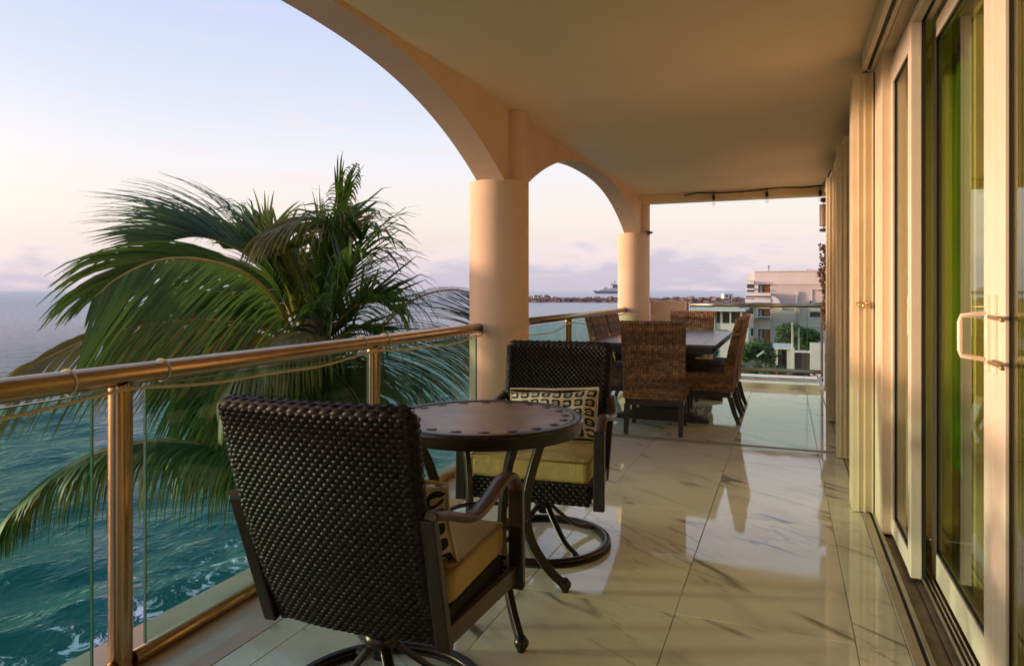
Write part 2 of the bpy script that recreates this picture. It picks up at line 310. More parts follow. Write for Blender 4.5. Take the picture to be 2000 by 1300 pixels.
# ------------------------------------------------------------------ mesh helpers
class MB:
    def __init__(s): s.v = []; s.f = []; s.sm = []; s.uv = None
    def add(s, vs, fs, smooth=False):
        k = len(s.v); s.v += [tuple(p) for p in vs]; s.f += [tuple(i + k for i in f) for f in fs]; s.sm += [smooth] * len(fs); return s
    def box(s, a, b, M=None):
        x0, y0, z0 = a; x1, y1, z1 = b
        vs = [Vector(p) for p in ((x0, y0, z0), (x1, y0, z0), (x1, y1, z0), (x0, y1, z0), (x0, y0, z1), (x1, y0, z1), (x1, y1, z1), (x0, y1, z1))]
        if M: vs = [M @ p for p in vs]
        return s.add(vs, [(0, 3, 2, 1), (4, 5, 6, 7), (0, 1, 5, 4), (1, 2, 6, 5), (2, 3, 7, 6), (3, 0, 4, 7)])
    def bar(s, p, q, w, h, up=(0, 0, 1)):
        p = Vector(p); q = Vector(q); d = (q - p); L = d.length; d.normalize(); u = Vector(up); x = d.cross(u)
        if x.length < 1e-4: x = d.cross(Vector((0, 1, 0)))
        x.normalize(); y = x.cross(d).normalized()
        vs = [p + x * a * w / 2 + y * b * h / 2 + d * c for c in (0, L) for a, b in ((-1, -1), (1, -1), (1, 1), (-1, 1))]
        return s.add(vs, [(0, 1, 2, 3), (7, 6, 5, 4), (0, 4, 5, 1), (1, 5, 6, 2), (2, 6, 7, 3), (3, 7, 4, 0)])
    def sweep(s, pts, w, h=None, n=8, up=(0, 0, 1), caps=True, square=False):
        """tube along pts; w/h radii (number or list)"""
        pts = [Vector(p) for p in pts]; m = len(pts); k = len(s.v)
        if h is None: h = w
        ws = w if isinstance(w, (list, tuple)) else [w] * m; hs = h if isinstance(h, (list, tuple)) else [h] * m
        prev = None
        if square: n = 4
        for i, p in enumerate(pts):
            d = (pts[min(i + 1, m - 1)] - pts[max(i - 1, 0)]).normalized()
            if prev is None:
                x = d.cross(Vector(up))
                if x.length < 1e-3: x = d.cross(Vector((1, 0, 0)))
            else: x = prev - d * prev.dot(d)
            x.normalize(); prev = x; y = x.cross(d)
            for j in range(n):
                a = 2 * PI * (j + (.5 if square else 0)) / n; q = math.sqrt(2) if square else 1
                s.v.append(tuple(p + x * math.cos(a) * ws[i] * q + y * math.sin(a) * hs[i] * q))
        for i in range(m - 1):
            for j in range(n):
                a = k + i * n + j; b = k + i * n + (j + 1) % n
                s.f.append((a, b, b + n, a + n)); s.sm.append(not square)
        if caps:
            s.f.append(tuple(k + j for j in range(n - 1, -1, -1))); s.sm.append(False)
            s.f.append(tuple(k + (m - 1) * n + j for j in range(n))); s.sm.append(False)
        return s
    def lathe(s, prof, c=(0, 0, 0), n=24, a0=0, a1=2 * PI, smooth=True):
        k = len(s.v); full = abs(a1 - a0 - 2 * PI) < 1e-6; N = n if full else n + 1
        for r, z in prof:
            for j in range(N):
                a = a0 + (a1 - a0) * j / n; s.v.append((c[0] + r * math.cos(a), c[1] + r * math.sin(a), c[2] + z))
        for i in range(len(prof) - 1):
            for j in range(n):
                a = k + i * N + j; b = k + i * N + (j + 1) % N
                s.f.append((a, b, b + N, a + N)); s.sm.append(smooth)
        return s
    def ring(s, c, Rr, w, h, n=48):
        prof = [(Rr - w, -h), (Rr + w, -h), (Rr + w, h), (Rr - w, h), (Rr - w, -h)]
        cc = [(Rr + w * math.cos(a), h * math.sin(a)) for a in [2 * PI * i / 10 for i in range(11)]]
        return s.lathe(cc, c, n)
    def quad(s, a, b, c, d): return s.add([a, b, c, d], [(0, 1, 2, 3)])
    def ball(s, c, r, seg=8, rings=5, sq=(1, 1, 1)):
        k = len(s.v); c = Vector(c)
        for i in range(rings + 1):
            t = PI * i / rings
            for j in range(seg):
                a = 2 * PI * j / seg
                s.v.append((c.x + r * sq[0] * math.sin(t) * math.cos(a), c.y + r * sq[1] * math.sin(t) * math.sin(a), c.z + r * sq[2] * math.cos(t)))
        for i in range(rings):
            for j in range(seg):
                a = k + i * seg + j; b = k + i * seg + (j + 1) % seg
                s.f.append((a, a + seg, b + seg, b)); s.sm.append(True)
        return s
    def mesh(s, name, m):
        me = bpy.data.meshes.new(name); me.from_pydata(s.v, [], s.f); me.materials.append(m)
        me.polygons.foreach_set('use_smooth', s.sm); me.validate(); me.update(); return me
    def build(s, name, m, parent=None, bevel=0, loc=None):
        o = bpy.data.objects.new(name, s.mesh(name, m)); C.objects.link(o)
        if parent: o.parent = parent
        if loc is not None: o.location = loc
        if bevel:
            b = o.modifiers.new('bevel', 'BEVEL'); b.width = bevel; b.segments = 2; b.limit_method = 'ANGLE'; b.angle_limit = R(40)
        return o

def tag(o, label=None, cat=None, group=None, kind=None):
    if label: o['label'] = label
    if cat: o['category'] = cat
    if group: o['group'] = group
    if kind: o['kind'] = kind
    return o
def empty(name, loc, rz=0, label=None, cat=None, group=None, kind=None):
    o = bpy.data.objects.new(name, None); C.objects.link(o); o.location = loc; o.rotation_euler = (0, 0, rz); o.empty_display_size = .1
    return tag(o, label, cat, group, kind)
def copy_tree(o, parent=None):
    c = o.copy(); C.objects.link(c); c.parent = parent
    for ch in list(o.children): copy_tree(ch, c)
    return c
def struct(o): o['kind'] = 'structure'; return o
def frange(a, b, n): return [a + (b - a) * i / (n - 1) for i in range(n)]
def spline(ctrl, n):
    P = [Vector(p) for p in ctrl]; P = [P[0] * 2 - P[1]] + P + [P[-1] * 2 - P[-2]]; out = []; segs = len(P) - 3
    for i in range(n):
        t = i / (n - 1) * segs; k = min(int(t), segs - 1); t -= k; a, b, c, d = P[k:k + 4]
        out.append(.5 * ((2 * b) + (c - a) * t + (2 * a - 5 * b + 4 * c - d) * t * t + (3 * b - a - 3 * c + d) * t ** 3))
    return out

def weave(mb, surf, rows, cols, size, lift, stagger=True, flip=False, sk=0):
    """surf(a,b)->(P,T,B,N); one raised lozenge of strand per crossing; a,b in 0..1"""
    for i in range(rows):
        for j in range(cols + (1 if stagger and i % 2 else 0)):
            a = (j + .5 - (.5 if stagger and i % 2 else 0)) / cols; b = (i + .5) / rows
            if a < .01 or a > .99: a = min(max(a, .012), .988)
            P, T, B, N = surf(a, b); w, h = size; k = len(mb.v)
            if (not stagger) and (i + j) % 2: T, B = B, T; w, h = size
            jx = random.uniform(-.06, .06); l2 = lift * random.uniform(.8, 1.2)
            for u in (-1, -.5, 0, .5, 1):
                for q in (-1, 0, 1):
                    e = 1 - u * u * .35 if stagger else 1
                    off = T * (u * w * .5) + B * (q * h * .5 * e + u * jx * h + sk * u * h)
                    z = l2 * (1 - u * u * .9) * (1 - .75 * q * q)
                    mb.v.append(tuple(P + off + N * z))
            for u in range(4):
                for q in range(2):
                    x = k + u * 3 + q; mb.f.append((x, x + 3, x + 4, x + 1)); mb.sm.append(True)

# ------------------------------------------------------------------ balcony structure
ZC = 2.58; UB = -1.895; UO = -2.11; COLU = -2.02; VB0 = -4.5; VB1 = 9.5
# floor: grout sheet + marble tiles one by one
fl = MB().box((-1.78, VB0, -.25), (.40, 9.34, -.005)).build('floor', M_GROUT); struct(fl)
TW, TL, GAP = .63, 1.28, .0028
tile_cache = {}
def tile(u0, u1, v0, v1, z=0.0, parent=fl, th=.0045):
    w = round(u1 - u0 - GAP, 3); h = round(v1 - v0 - GAP, 3); key = (w, h, th)
    if key not in tile_cache:
        e = .0012; mb = MB()
        lo = [(-w / 2, -h / 2), (w / 2, -h / 2), (w / 2, h / 2), (-w / 2, h / 2)]
        vs = [(x, y, -th) for x, y in lo] + [(x, y, -e) for x, y in lo] + [(x - math.copysign(e, x), y - math.copysign(e, y), 0) for x, y in lo]
        fs = [(8, 9, 10, 11)] + [(a + k, (a + 1) % 4 + k, (a + 1) % 4 + k + 4, a + k + 4) for k in (0, 4) for a in range(4)]
        mb.add(vs, fs); tile_cache[key] = mb.mesh('tile', M_MARBLE)
    o = bpy.data.objects.new('tile', tile_cache[key]); C.objects.link(o); o.parent = parent
    o.location = ((u0 + u1) / 2, (v0 + v1) / 2, z + random.uniform(-.0003, .0003)); o.rotation_euler = (random.uniform(-.0006, .0006), random.uniform(-.0008, .0008), 0)
    return o
ujo = [-1.78, -1.66, -1.03, -.40, .23, .395]
for k in range(5):
    u0, u1 = ujo[k], ujo[k + 1]; off = 2.69 if k in (2, 3, 4) else 2.05
    v = off - 6 * TL
    while v < 9.34:
        a, b = max(v, VB0), min(v + TL, 9.34)
        # the expansion strip at 5.78 cuts the tiles
        for p, q in (((a, min(b, 5.75)), (max(a, 5.87), b))):
            if q - p > .03: tile(u0, u1, p, q)
        v += TL
for v in (5.752, 5.838): struct(MB().box((-1.78, v, -.004), (.395, v + .03, .001)).build('expansion_strip', M_ALU, fl))
# raised ledge at the far end
ledge = MB().box((-1.78, 9.34, -.25), (.44, 10.30, .058)).build('ledge', M_LEDGE); struct(ledge)
for k in range(5): tile(ujo[k], ujo[k + 1], 9.345, 10.29, .0635, ledge, .0052)
# kerb under the side railing and slab edge
kp = [(-2.22, -.25), (-2.22, .015), (-1.90, .015), (-1.84, .012), (-1.785, -.001), (-1.785, -.25)]
mb = MB(); n = len(kp)
mb.add([(u, VB0, z) for u, z in kp] + [(u, 9.95, z) for u, z in kp], [(i, (i + 1) % n, (i + 1) % n + n, i + n) for i in range(n)] + [tuple(range(n))[::-1], tuple(range(n, 2 * n))])
kb = struct(mb.build('slab_edge', M_KERB))
# ceiling
struct(MB().box((-2.11, VB0, ZC), (.9, VB1 + .25, ZC + .25)).build('ceiling', M_CEIL))
# far end beam
struct(MB().box((UB + .002, VB1, 2.465), (.62, VB1 + .22, ZC - .002)).build('end_beam', M_CEIL))

def column(v, label, extra=None):
    r = .225; c = empty('column', (COLU, v, 0), 0, label, 'column', 'round columns along the balcony edge')
    mb = MB(); mb.lathe([(r, -.004), (r, 2.06)], n=48); mb.build('shaft', M_STUCCO, c)
    # half-round pilaster that carries on to the ceiling
    mb = MB(); a0 = -PI / 2; mb.lathe([(.115, 2.02), (.115, ZC - .003)], (0.115, 0, 0), n=24, a0=-PI / 2, a1=PI / 2)
    mb.lathe([(0.0, 2.02), (.115, 2.02)], (.115, 0, 0), n=24, a0=-PI / 2, a1=PI / 2)
    mb.build('pilaster', M_STUCCO, c)
    mb = MB(); mb.lathe([(r + .001, 2.03), (r - .02, 2.06), (0, 2.062)], n=48).build('capital', M_STUCCO, c)
    return c
c0 = column(.22, 'peach round column nearest the viewer, at the start of the near handrail')
column(4.77, 'thick round peach column standing where the near handrail ends')
column(9.70, 'far thinner-looking peach column at the balcony corner behind the dining set')

def arch_wall(v0, v1, label):
    """beam with an arched soffit between two columns"""
    c = (v0 + v1) / 2; half = (v1 - v0) / 2 - .20; N = 48; zs = 2.05; rise = .505
    pr = [(c - half + 2 * half * i / N, zs + rise * (1 - abs(2 * i / N - 1) ** 2.4)) for i in range(N + 1)]
    mb = MB(); top = ZC + .001
    pr = [(v0, zs)] + pr + [(v1, zs)]
    for i in range(len(pr) - 1):
        (a, za), (b, zb) = pr[i], pr[i + 1]
        mb.add([(UB, a, za), (UB, b, zb), (UB, b, top), (UB, a, top)], [(0, 1, 2, 3)])
        mb.add([(UO, a, za), (UO, b, zb), (UO, b, top), (UO, a, top)], [(3, 2, 1, 0)])
        mb.add([(UB, a, za), (UB, b, zb), (UO, b, zb), (UO, a, za)], [(3, 2, 1, 0)], True)
    return tag(mb.build('arch', M_STUCCO), label, 'arch', 'arches between the columns')
arch_wall(.22 - 4.55, .22, 'peach arch behind the viewer beside the first column')
arch_wall(.22, 4.77, 'large near peach arch sweeping up over the palm tree')
arch_wall(4.77, 9.70, 'smaller far peach arch between the two visible columns')
mb = MB().box((-1.80, 9.78, -.1), (-1.32, 10.02, 1.10)); tag(mb.build('parapet', M_STUCCO, bevel=.01), 'low square peach parapet between the far column and the end railing', 'parapet')
mb = MB(); mb.lathe([(.028, -.004), (.034, .01), (.012, .03), (.02, .055), (0, .06)], n=12)
o = mb.build('hook', M_GARL); o.rotation_euler = (0, R(90), 0); o.location = (-1.795, 9.62, 2.06); tag(o, 'small rusty hook fixed to the far column below the arch', 'hook')

# right-hand wall, lintels, openings
wall = struct(MB().box((.52, 3.98, 0), (.80, 9.75, ZC)).build('wall', M_WALL))
struct(MB().box((.52, VB0, 2.44), (.80, 3.975, ZC)).build('lintel', M_WALL))
struct(MB().box((.46, 3.97, .0), (.518, 4.62, 2.56)).build('wall_pier', M_WALL))
struct(MB().box((.46, VB0, 2.475), (.518, 3.968, ZC - .002)).build('lintel_trim', M_WALL))
struct(MB().box((.52, VB0, -.25), (.9, 3.97, -.004)).build('sill', M_SILL))
struct(MB().box((.402, VB0, -.25), (.518, 9.33, -.012)).build('door_threshold', M_SILL))
struct(MB().box((.402, 4.62, -.01), (.518, 9.33, .0)).build('threshold_tile', M_KERB))
# room behind the glass
rm = MB(); rm.box((3.6, -3.5, -.004), (3.7, 4.6, 2.5)); rm.box((.80, 3.985, 0), (3.6, 4.1, 2.5)); rm.box((.80, -3.6, 0), (3.6, -3.5, 2.5)); struct(rm.build('room_wall', M_DARKROOM))
struct(MB().box((.9, -3.5, -.1), (3.6, 4.1, -.006)).build('room_floor', M_ROOMFLOOR)); struct(MB().box((.8, -3.5, 2.5), (3.6, 4.1, 2.55)).build('room_ceiling', M_DARKROOM))

# floor and ceiling tracks
tr = empty('shutter_track', (0, 0, 0), 0, 'pale aluminium shutter track let into the floor along the doors', 'track')
MB().box((.395, VB0, -.011), (.432, 4.28, .008)).build('track_flange', M_ALU, tr, bevel=.002)
MB().box((.432, VB0, -.011), (.446, 4.28, -.002)).build('track_slot', M_BLACK, tr)
MB().box((.446, VB0, -.011), (.462, 4.28, .010)).build('track_flange', M_ALU, tr, bevel=.002)
tr2 = empty('shutter_head_track', (0, 0, 0), 0, 'cream shutter track fixed to the ceiling edge above the doors', 'track')
MB().box((.395, VB0, 2.478), (.418, 4.30, ZC - .003)).build('track_lip', M_SHUT, tr2, bevel=.002)
MB().box((.419, VB0, 2.49), (.436, 4.30, ZC - .003)).build('track_slot', M_BLACK, tr2)
MB().box((.437, VB0, 2.478), (.458, 4.30, ZC - .003)).build('track_lip', M_SHUT, tr2, bevel=.002)
tr3 = empty('door_track', (0, 0, 0), 0, 'double steel sliding door track running under the door panels', 'track')
for u in (.545, .562, .578, .655): MB().box((u, VB0, -.004), (u + .005, 3.975, .014)).build('track_rail', M_ALU, tr3)
# head frame above the doors
hd = empty('lintel_frame', (0, 0, 2.39), 0, 'cream grooved frame head running above the sliding doors', 'door frame')
for u0, u1, z0 in ((.505, .54, 2.402), (.56, .585, 2.415), (.64, .68, 2.415)): MB().box((u0, VB0, z0 - 2.39), (u1, 3.965, .07 - .021)).build('head_rail', M_WHITE, hd, bevel=.002)
MB().box((.541, VB0, .03), (.559, 3.965, .049)).build('head_groove', M_GAP, hd)

def door_panel(u, v0, v1, label, th=.042, z0=.016, z1=2.40, st0=.10, st1=.085, rail=.085, rt=.07, pull=None):
    d = empty('sliding_door', (u, v0, z0), 0, label, 'sliding door', 'cream framed sliding glass doors'); L = v1 - v0; H = z1 - z0
    a = MB().box((0, 0, 0), (th, st0, H)); a.build('stile', M_WHITE, d, bevel=.003)
    MB().box((0, L - st1, 0), (th, L, H)).build('stile', M_WHITE, d, bevel=.003)
    MB().box((.002, st0, 0), (th, L - st1, rail)).build('bottom_rail', M_WHITE, d, bevel=.003)
    MB().box((.002, st0, H - rt), (th, L - st1, H)).build('top_rail', M_WHITE, d, bevel=.003)
    MB().box((.016, st0, rail), (.024, L - st1, H - rt)).build('glass', M_DGLASS, d)
    b = MB(); e = .006
    b.box((.010, st0, rail), (.016, st0 + e, H - rt)); b.box((.010, L - st1 - e, rail), (.016, L - st1, H - rt)); b.box((.010, st0 + e, rail), (.016, L - st1 - e, rail + e)); b.box((.010, st0 + e, H - rt - e), (.016, L - st1 - e, H - rt))
    b.build('glazing_seal', M_BLACK, d)
    return d
dA = door_panel(.497, 3.36, 3.97, 'narrow cream sliding door panel with a flush pull, nearest to the folded shutter', st0=.075, st1=.06, rt=.10)
MB().box((-.006, .022, 1.04), (.001, .052, 1.21)).build('pull', M_WHITE, dA, bevel=.003)
MB().box((.0425, .001, .005), (.056, .07, 2.38)).build('brush_seal', M_GAP, dA)
dB = door_panel(.592, 2.512, 3.46, 'middle cream sliding door panel with green drape showing through it', st0=.10, st1=.05, rail=.11)
dC = door_panel(.592, .82, 2.508, 'wide near sliding door panel whose dark glass mirrors the sky', st0=.10, st1=.125)
for dd, y0, s in ((dB, .02, 1), (dC, 1.60, 1)): pass
# loop pull handles on the meeting stiles
def loop_handle(parent, v, z0, z1, out=.075, u0=0.0):
    pts = [(u0 + .0, v, z0), (-out, v, z0 + .012), (-out - .004, v, z0 + .03), (-out - .004, v, z1 - .03), (-out, v, z1 - .012), (u0, v, z1)]
    h = MB().sweep(pts, .0075, n=10).sweep([(u0 - .006, v, z0 - .015), (u0 - .006, v, z1 + .015)], .010, .007, n=10).build('handle', M_WHITE, parent)
    return h
loop_handle(dB, .035, 1.015, 1.165)
MB().box((-.010, .020, .98), (.001, .050, 1.22)).build('handle_plate', M_WHITE, dB, bevel=.003)
MB().box((-.010, 1.63, .98), (.001, 1.655, 1.22)).build('handle_plate', M_WHITE, dC, bevel=.003)
hk = MB(); hk.sweep([(-.012, 1.64, 1.15), (-.03, 1.60, 1.155), (-.03, 1.50, 1.155), (-.03, 1.46, 1.15)], .006, n=8); hk.sweep([(-.012, 1.64, 1.02), (-.03, 1.60, 1.02), (-.03, 1.50, 1.02), (-.03, 1.46, 1.015)], .006, n=8)
hk.build('bolt_reflection', M_BRASS, dC)  # solid bars stand in for hooks and bolts mirrored in the glass
# added inner frame, standing in for a stile mirrored in the door glass
dD = empty('added_inner_frame', (.665, 2.46, .02), 0, 'added inner frame behind the middle glass panel, in place of a mirrored stile', 'door')
for v in (0, .59): MB().box((0, v, 0), (.03, v + .032, 2.34)).build('stile', M_WHITE, dD, bevel=.003)
MB().box((0, .033, 0), (.03, .589, .07)).build('bottom_rail', M_WHITE, dD)
MB().box((0, .033, 2.27), (.03, .589, 2.34)).build('top_rail', M_WHITE, dD)
# curtain
cu = MB(); nx, nz = 90, 12
for i in range(nx + 1):
    for j in range(nz + 1):
        t = i / nx; y = 3.02 + .90 * t; z = .42 + 1.95 * j / nz
        cu.v.append((.76 + .035 * math.sin(t * 62) + .02 * math.sin(t * 23 + j * .25), y, z))
for i in range(nx):
    for j in range(nz):
        a = i * (nz + 1) + j; cu.f.append((a, a + nz + 1, a + nz + 2, a + 1)); cu.sm.append(True)
tag(cu.build('curtain', M_CURT), 'green pleated curtain hanging inside behind the middle door', 'curtain')

# folded accordion shutters
def shutter(u0, v, ztop, label, n=4, w=.105, dv=.055):
    s = empty('folded_shutter', (u0, v, 0), 0, label, 'shutter', 'folded cream accordion storm shutters')
    for k in range(n):
        o = k * dv
        # each slat: shallow C profile seen from its edge
        pr = [(0, 0), (w, 0), (w, .010), (w * .72, .016), (w * .70, .010), (w * .34, .010), (w * .30, .018), (.006, .018), (0, .010)]
        m = len(pr); mb = MB()
        mb.add([(x, o + y, .006) for x, y in pr] + [(x, o + y, ztop) for x, y in pr], [(i, i + m, (i + 1) % m + m, (i + 1) % m) for i in range(m)] + [tuple(range(m)), tuple(range(2 * m - 1, m - 1, -1))])
        mb.build('slat', M_SHUT, s, bevel=.001)
        if k < n - 1:
            MB().box((.012, o + .0185, .008), (w - .012, o + dv - .001, ztop - .004)).build('hinge_strip', M_GAP if k % 2 else M_SHUT, s)
    f = MB(); f.box((w * .27, -.008, .006), (w * .33, -.0005, ztop)); f.box((w * .56, -.012, .006), (w * .64, -.0005, ztop)); f.box((w * .93, -.014, .006), (w, -.0005, ztop)); f.build('edge_rib', M_SHUT, s, bevel=.001)
    return s
s1 = shutter(.348, 4.30, 2.47, 'nearest folded cream shutter stack with a shiny latch at handle height')
MB().box((.106, .0, .004), (.119, .25, 2.47)).build('gap_shade_strip', M_GAP, s1)  # dark strip painting in the shade between shutter stack and pier
lt = MB(); lt.ball((.035, -.02, 1.17), .012).ball((.058, -.028, 1.165), .016).ball((.072, -.02, 1.18), .011); lt.bar((.02, -.014, 1.175), (.085, -.014, 1.175), .006, .02); lt.build('latch', M_BRASS, s1)
s2 = shutter(.352, 5.62, 2.33, 'second folded cream shutter stack, partly hidden behind the nearest one', n=3, w=.10)
s3 = shutter(.36, 7.15, 2.33, 'farthest folded cream shutter stack beside the hanging garland', n=4, w=.09)
for v in (5.62, 7.15):
    t = empty('shutter_head_track', (0, 0, 0), 0, 'short cream track above the %s folded shutter' % ('second' if v < 6 else 'farthest'), 'track')
    MB().box((.40, v - .01, 2.332), (.519, v + 1.2, 2.39)).build('track_lip', M_SHUT, t, bevel=.002)
for v in (4.85, 6.3, 7.7):
    w = empty('window', (.50, v, 0), 0, 'tall cream framed glass door set in the wall %s' % {4.85: 'between the first and second folded shutters', 6.3: 'between the second and farthest folded shutters', 7.7: 'beyond the farthest folded shutter'}[v], 'glass door')
    MB().box((0, 0, .01), (.018, .06, 2.25)).build('stile', M_WHITE, w); MB().box((0, .72, .01), (.018, .78, 2.25)).build('stile', M_WHITE, w)
    MB().box((.0, .061, 2.17), (.018, .719, 2.25)).build('top_rail', M_WHITE, w); MB().box((.0, .061, .01), (.018, .719, .1)).build('bottom_rail', M_WHITE, w)
    MB().box((.008, .0605, .1), (.017, .7195, 2.17)).build('pane', M_WIN, w)
# small black ceiling spot
o = MB().lathe([(0, 0), (.035, 0), (.035, .07), (.012, .075), (.012, .12)], n=16).build('ceiling_spot', M_BLACK); o.location = at(1690, 100, 4.05); o.location.z = ZC - .118; tag(o, 'small black spotlight fixed to the ceiling above the folded shutter', 'spotlight')

# ------------------------------------------------------------------ railings
def rail_u(v): return -1.99 - .10 * (v - 1.2) / 3.4
def post(parent, u, v, z0=.012, z1=.945, r=.036):
    MB().lathe([(r, z0), (r, z1)], n=24).build('post', M_WARMSTEEL, parent, loc=(u, v, 0))
    MB().lathe([(r + .014, z0), (r + .014, z0 + .012), (r, z0 + .014)], n=24).build('post_foot', M_WARMSTEEL, parent, loc=(u, v, 0))
near = empty('balustrade', (-2.0, 1.5, 0), 0, 'near glass balustrade with a thick warm-tinted steel handrail in front of the palm', 'railing', 'glass balustrades of the balcony')
near.location = (0, 0, 0)
va, vb = -2.2, 4.60
hr = MB().sweep([(rail_u(v), v, .975) for v in frange(va, vb, 24)], .0355, n=32); hr.build('handrail', M_WARMSTEEL, near)
MB().lathe([(.0, 0), (.043, 0), (.043, .012), (.036, .016)], n=28).build('end_cap', M_WARMSTEEL, near, loc=(rail_u(vb) , vb, .975)).rotation_euler = (R(90), 0, 0)
posts = [-1.48, .05, 1.58, 3.11]
for v in posts:
    post(near, rail_u(v), v)
    sd = MB().sweep([(0, 0, .925), (0, .02, .955), (0, .05, .968)], .014, n=10).build('saddle', M_WARMSTEEL, near, loc=(rail_u(v) + .012, v, 0))
def glasspane(parent, p, q, z0, z1, th=.010, out=0.0, gm=None):
    p = Vector((p[0], p[1], 0)); q = Vector((q[0], q[1], 0)); d = (q - p).normalized(); x = Vector((d.y, -d.x, 0))
    mb = MB(); a = p + x * (out - th / 2); b = q + x * (out - th / 2); c = q + x * (out + th / 2); e = p + x * (out + th / 2); Z = Vector((0, 0, 1))
    # front sheet carries the tint; the four edges are the dark green glass edge
    m = MB(); m.add([p + Z * z0, q + Z * z0, q + Z * z1, p + Z * z1], [(0, 1, 2, 3)]); g = m.build('pane', gm or M_GLASS, parent)
    m = MB(); w = .004
    for (s0, s1, za, zb) in ((0, w, z0, z1), ((q - p).length - w, (q - p).length, z0, z1), (0, (q - p).length, z1 - w, z1), (0, (q - p).length, z0, z0 + w)):
        A = p + d * s0; B = p + d * s1
        m.add([A - x * th / 2 + Z * za, B - x * th / 2 + Z * za, B + x * th / 2 + Z * za, A + x * th / 2 + Z * za, A - x * th / 2 + Z * zb, B - x * th / 2 + Z * zb, B + x * th / 2 + Z * zb, A + x * th / 2 + Z * zb], [(0, 3, 2, 1), (4, 5, 6, 7), (0, 1, 5, 4), (1, 2, 6, 5), (2, 3, 7, 6), (3, 0, 4, 7)])
    m.build('pane_edge', M_GEDGE, parent)
gaps = posts + [4.70]
for i in range(len(posts)):
    a = posts[i] + (.10 if i != 2 else .09); b = gaps[i + 1] - (.10 if i < 3 else .12)
    if i == 3: a = posts[i] + .045; b = 4.50
    if i == 2: b = 3.11 - .055
    glasspane(near, (rail_u(a) + .002, a), (rail_u(b) + .002, b), .055, .93)
    p0, p1 = posts[i] + .038, gaps[i + 1] - .038
    m = MB(); m.sweep([(rail_u(p0) + .01, p0, .040), (rail_u(p1) + .01, p1, .040)], .024, .026, n=20); m.build('bottom_rail', M_WARMSTEEL, near)
# cord lashed along the handrail
cp = []
for v in frange(-1.6, 4.52, 90):
    k = (v - .05) % 1.53 / 1.53; sag = .030 * math.sin(PI * k) ** 1; cp.append((rail_u(v) + .034, v, .930 - sag + .004 * math.sin(v * 9)))
cp += [(rail_u(4.55) + .05, 4.56, .96), (-1.80, 4.60, .985), (-1.785, 4.72, .988), (-1.79, 4.86, .99), (-1.86, 4.98, .992)]
cord = MB().sweep(cp, .0055, n=8).build('cord', M_CORD); tag(cord, 'thin cream cord sagging under the near handrail and round the thick column', 'cord')
for v, z in ((1.40, 1), (1.74, 1), (2.99, 1), (3.22, 1)):
    m = MB(); m.lathe([(.0375 + .0035 * math.cos(a), .0035 * math.sin(a)) for a in [2 * PI * i / 8 for i in range(9)]], n=28)
    o = m.build('lashing', M_CORD, cord, loc=(rail_u(v), v, .975)); o.rotation_euler = (R(90), R(8), R(6))
# far side railing
far = empty('balustrade', (0, 0, 0), 0, 'far side glass balustrade between the two columns behind the dining set', 'railing', 'glass balustrades of the balcony')
MB().sweep([(-2.12, 4.98, .975), (-2.10, 9.50, .975)], .034, n=24).build('handrail', M_RAIL, far)
MB().lathe([(.0, 0), (.043, 0), (.043, .012), (.036, .016)], n=24).build('end_cap', M_RAIL, far, loc=(-2.10, 9.5, .975)).rotation_euler = (R(90), 0, 0)
for v in (5.4, 6.83, 8.26): post(far, -2.11, v)
for a, b in ((5.05, 5.33), (5.47, 6.76), (6.90, 8.19), (8.33, 9.50)):
    glasspane(far, (-2.11, a), (-2.11, b), .055, .93); MB().sweep([(-2.11, a - .03, .04), (-2.11, b + .03, .04)], .024, .026, n=16).build('bottom_rail', M_RAIL, far)
c2 = MB().sweep([(-2.07, 5.0, .93), (-2.07, 5.6, .86), (-2.07, 6.2, .845), (-2.07, 6.8, .915), (-2.07, 7.6, .86), (-2.07, 8.6, .92), (-2.06, 9.4, .925), (-1.86, 9.50, .90), (-1.75, 9.60, .885), (-1.72, 9.72, .89)], .005, n=6).build('cord', M_CORD); tag(c2, 'thin cream cord sagging under the far side handrail to the corner column', 'cord')
end = empty('balustrade', (0, 0, 0), 0, 'end glass balustrade facing the neighbouring pale apartment block', 'railing', 'glass balustrades of the balcony')
MB().sweep([(-1.31, 10.30, 1.04), (.46, 10.30, 1.04)], .030, .030, n=20).build('handrail', M_RAIL, end)
MB().sweep([(-1.75, 10.30, .125), (.46, 10.30, .125)], .026, n=16).build('bottom_rail', M_RAIL, end)
glasspane(end, (-1.31, 10.30), (.27, 10.30), .15, 1.02, gm=M_GLASS2); glasspane(end, (.275, 10.30), (.44, 10.30), .15, 1.02, gm=M_GLASS2)
MB().box((.445, 10.27, .06), (.475, 10.33, 1.07)).build('post', M_RAIL, end, bevel=.003); MB().box((-1.36, 10.27, .06), (-1.33, 10.33, 1.07)).build('post', M_RAIL, end, bevel=.003)

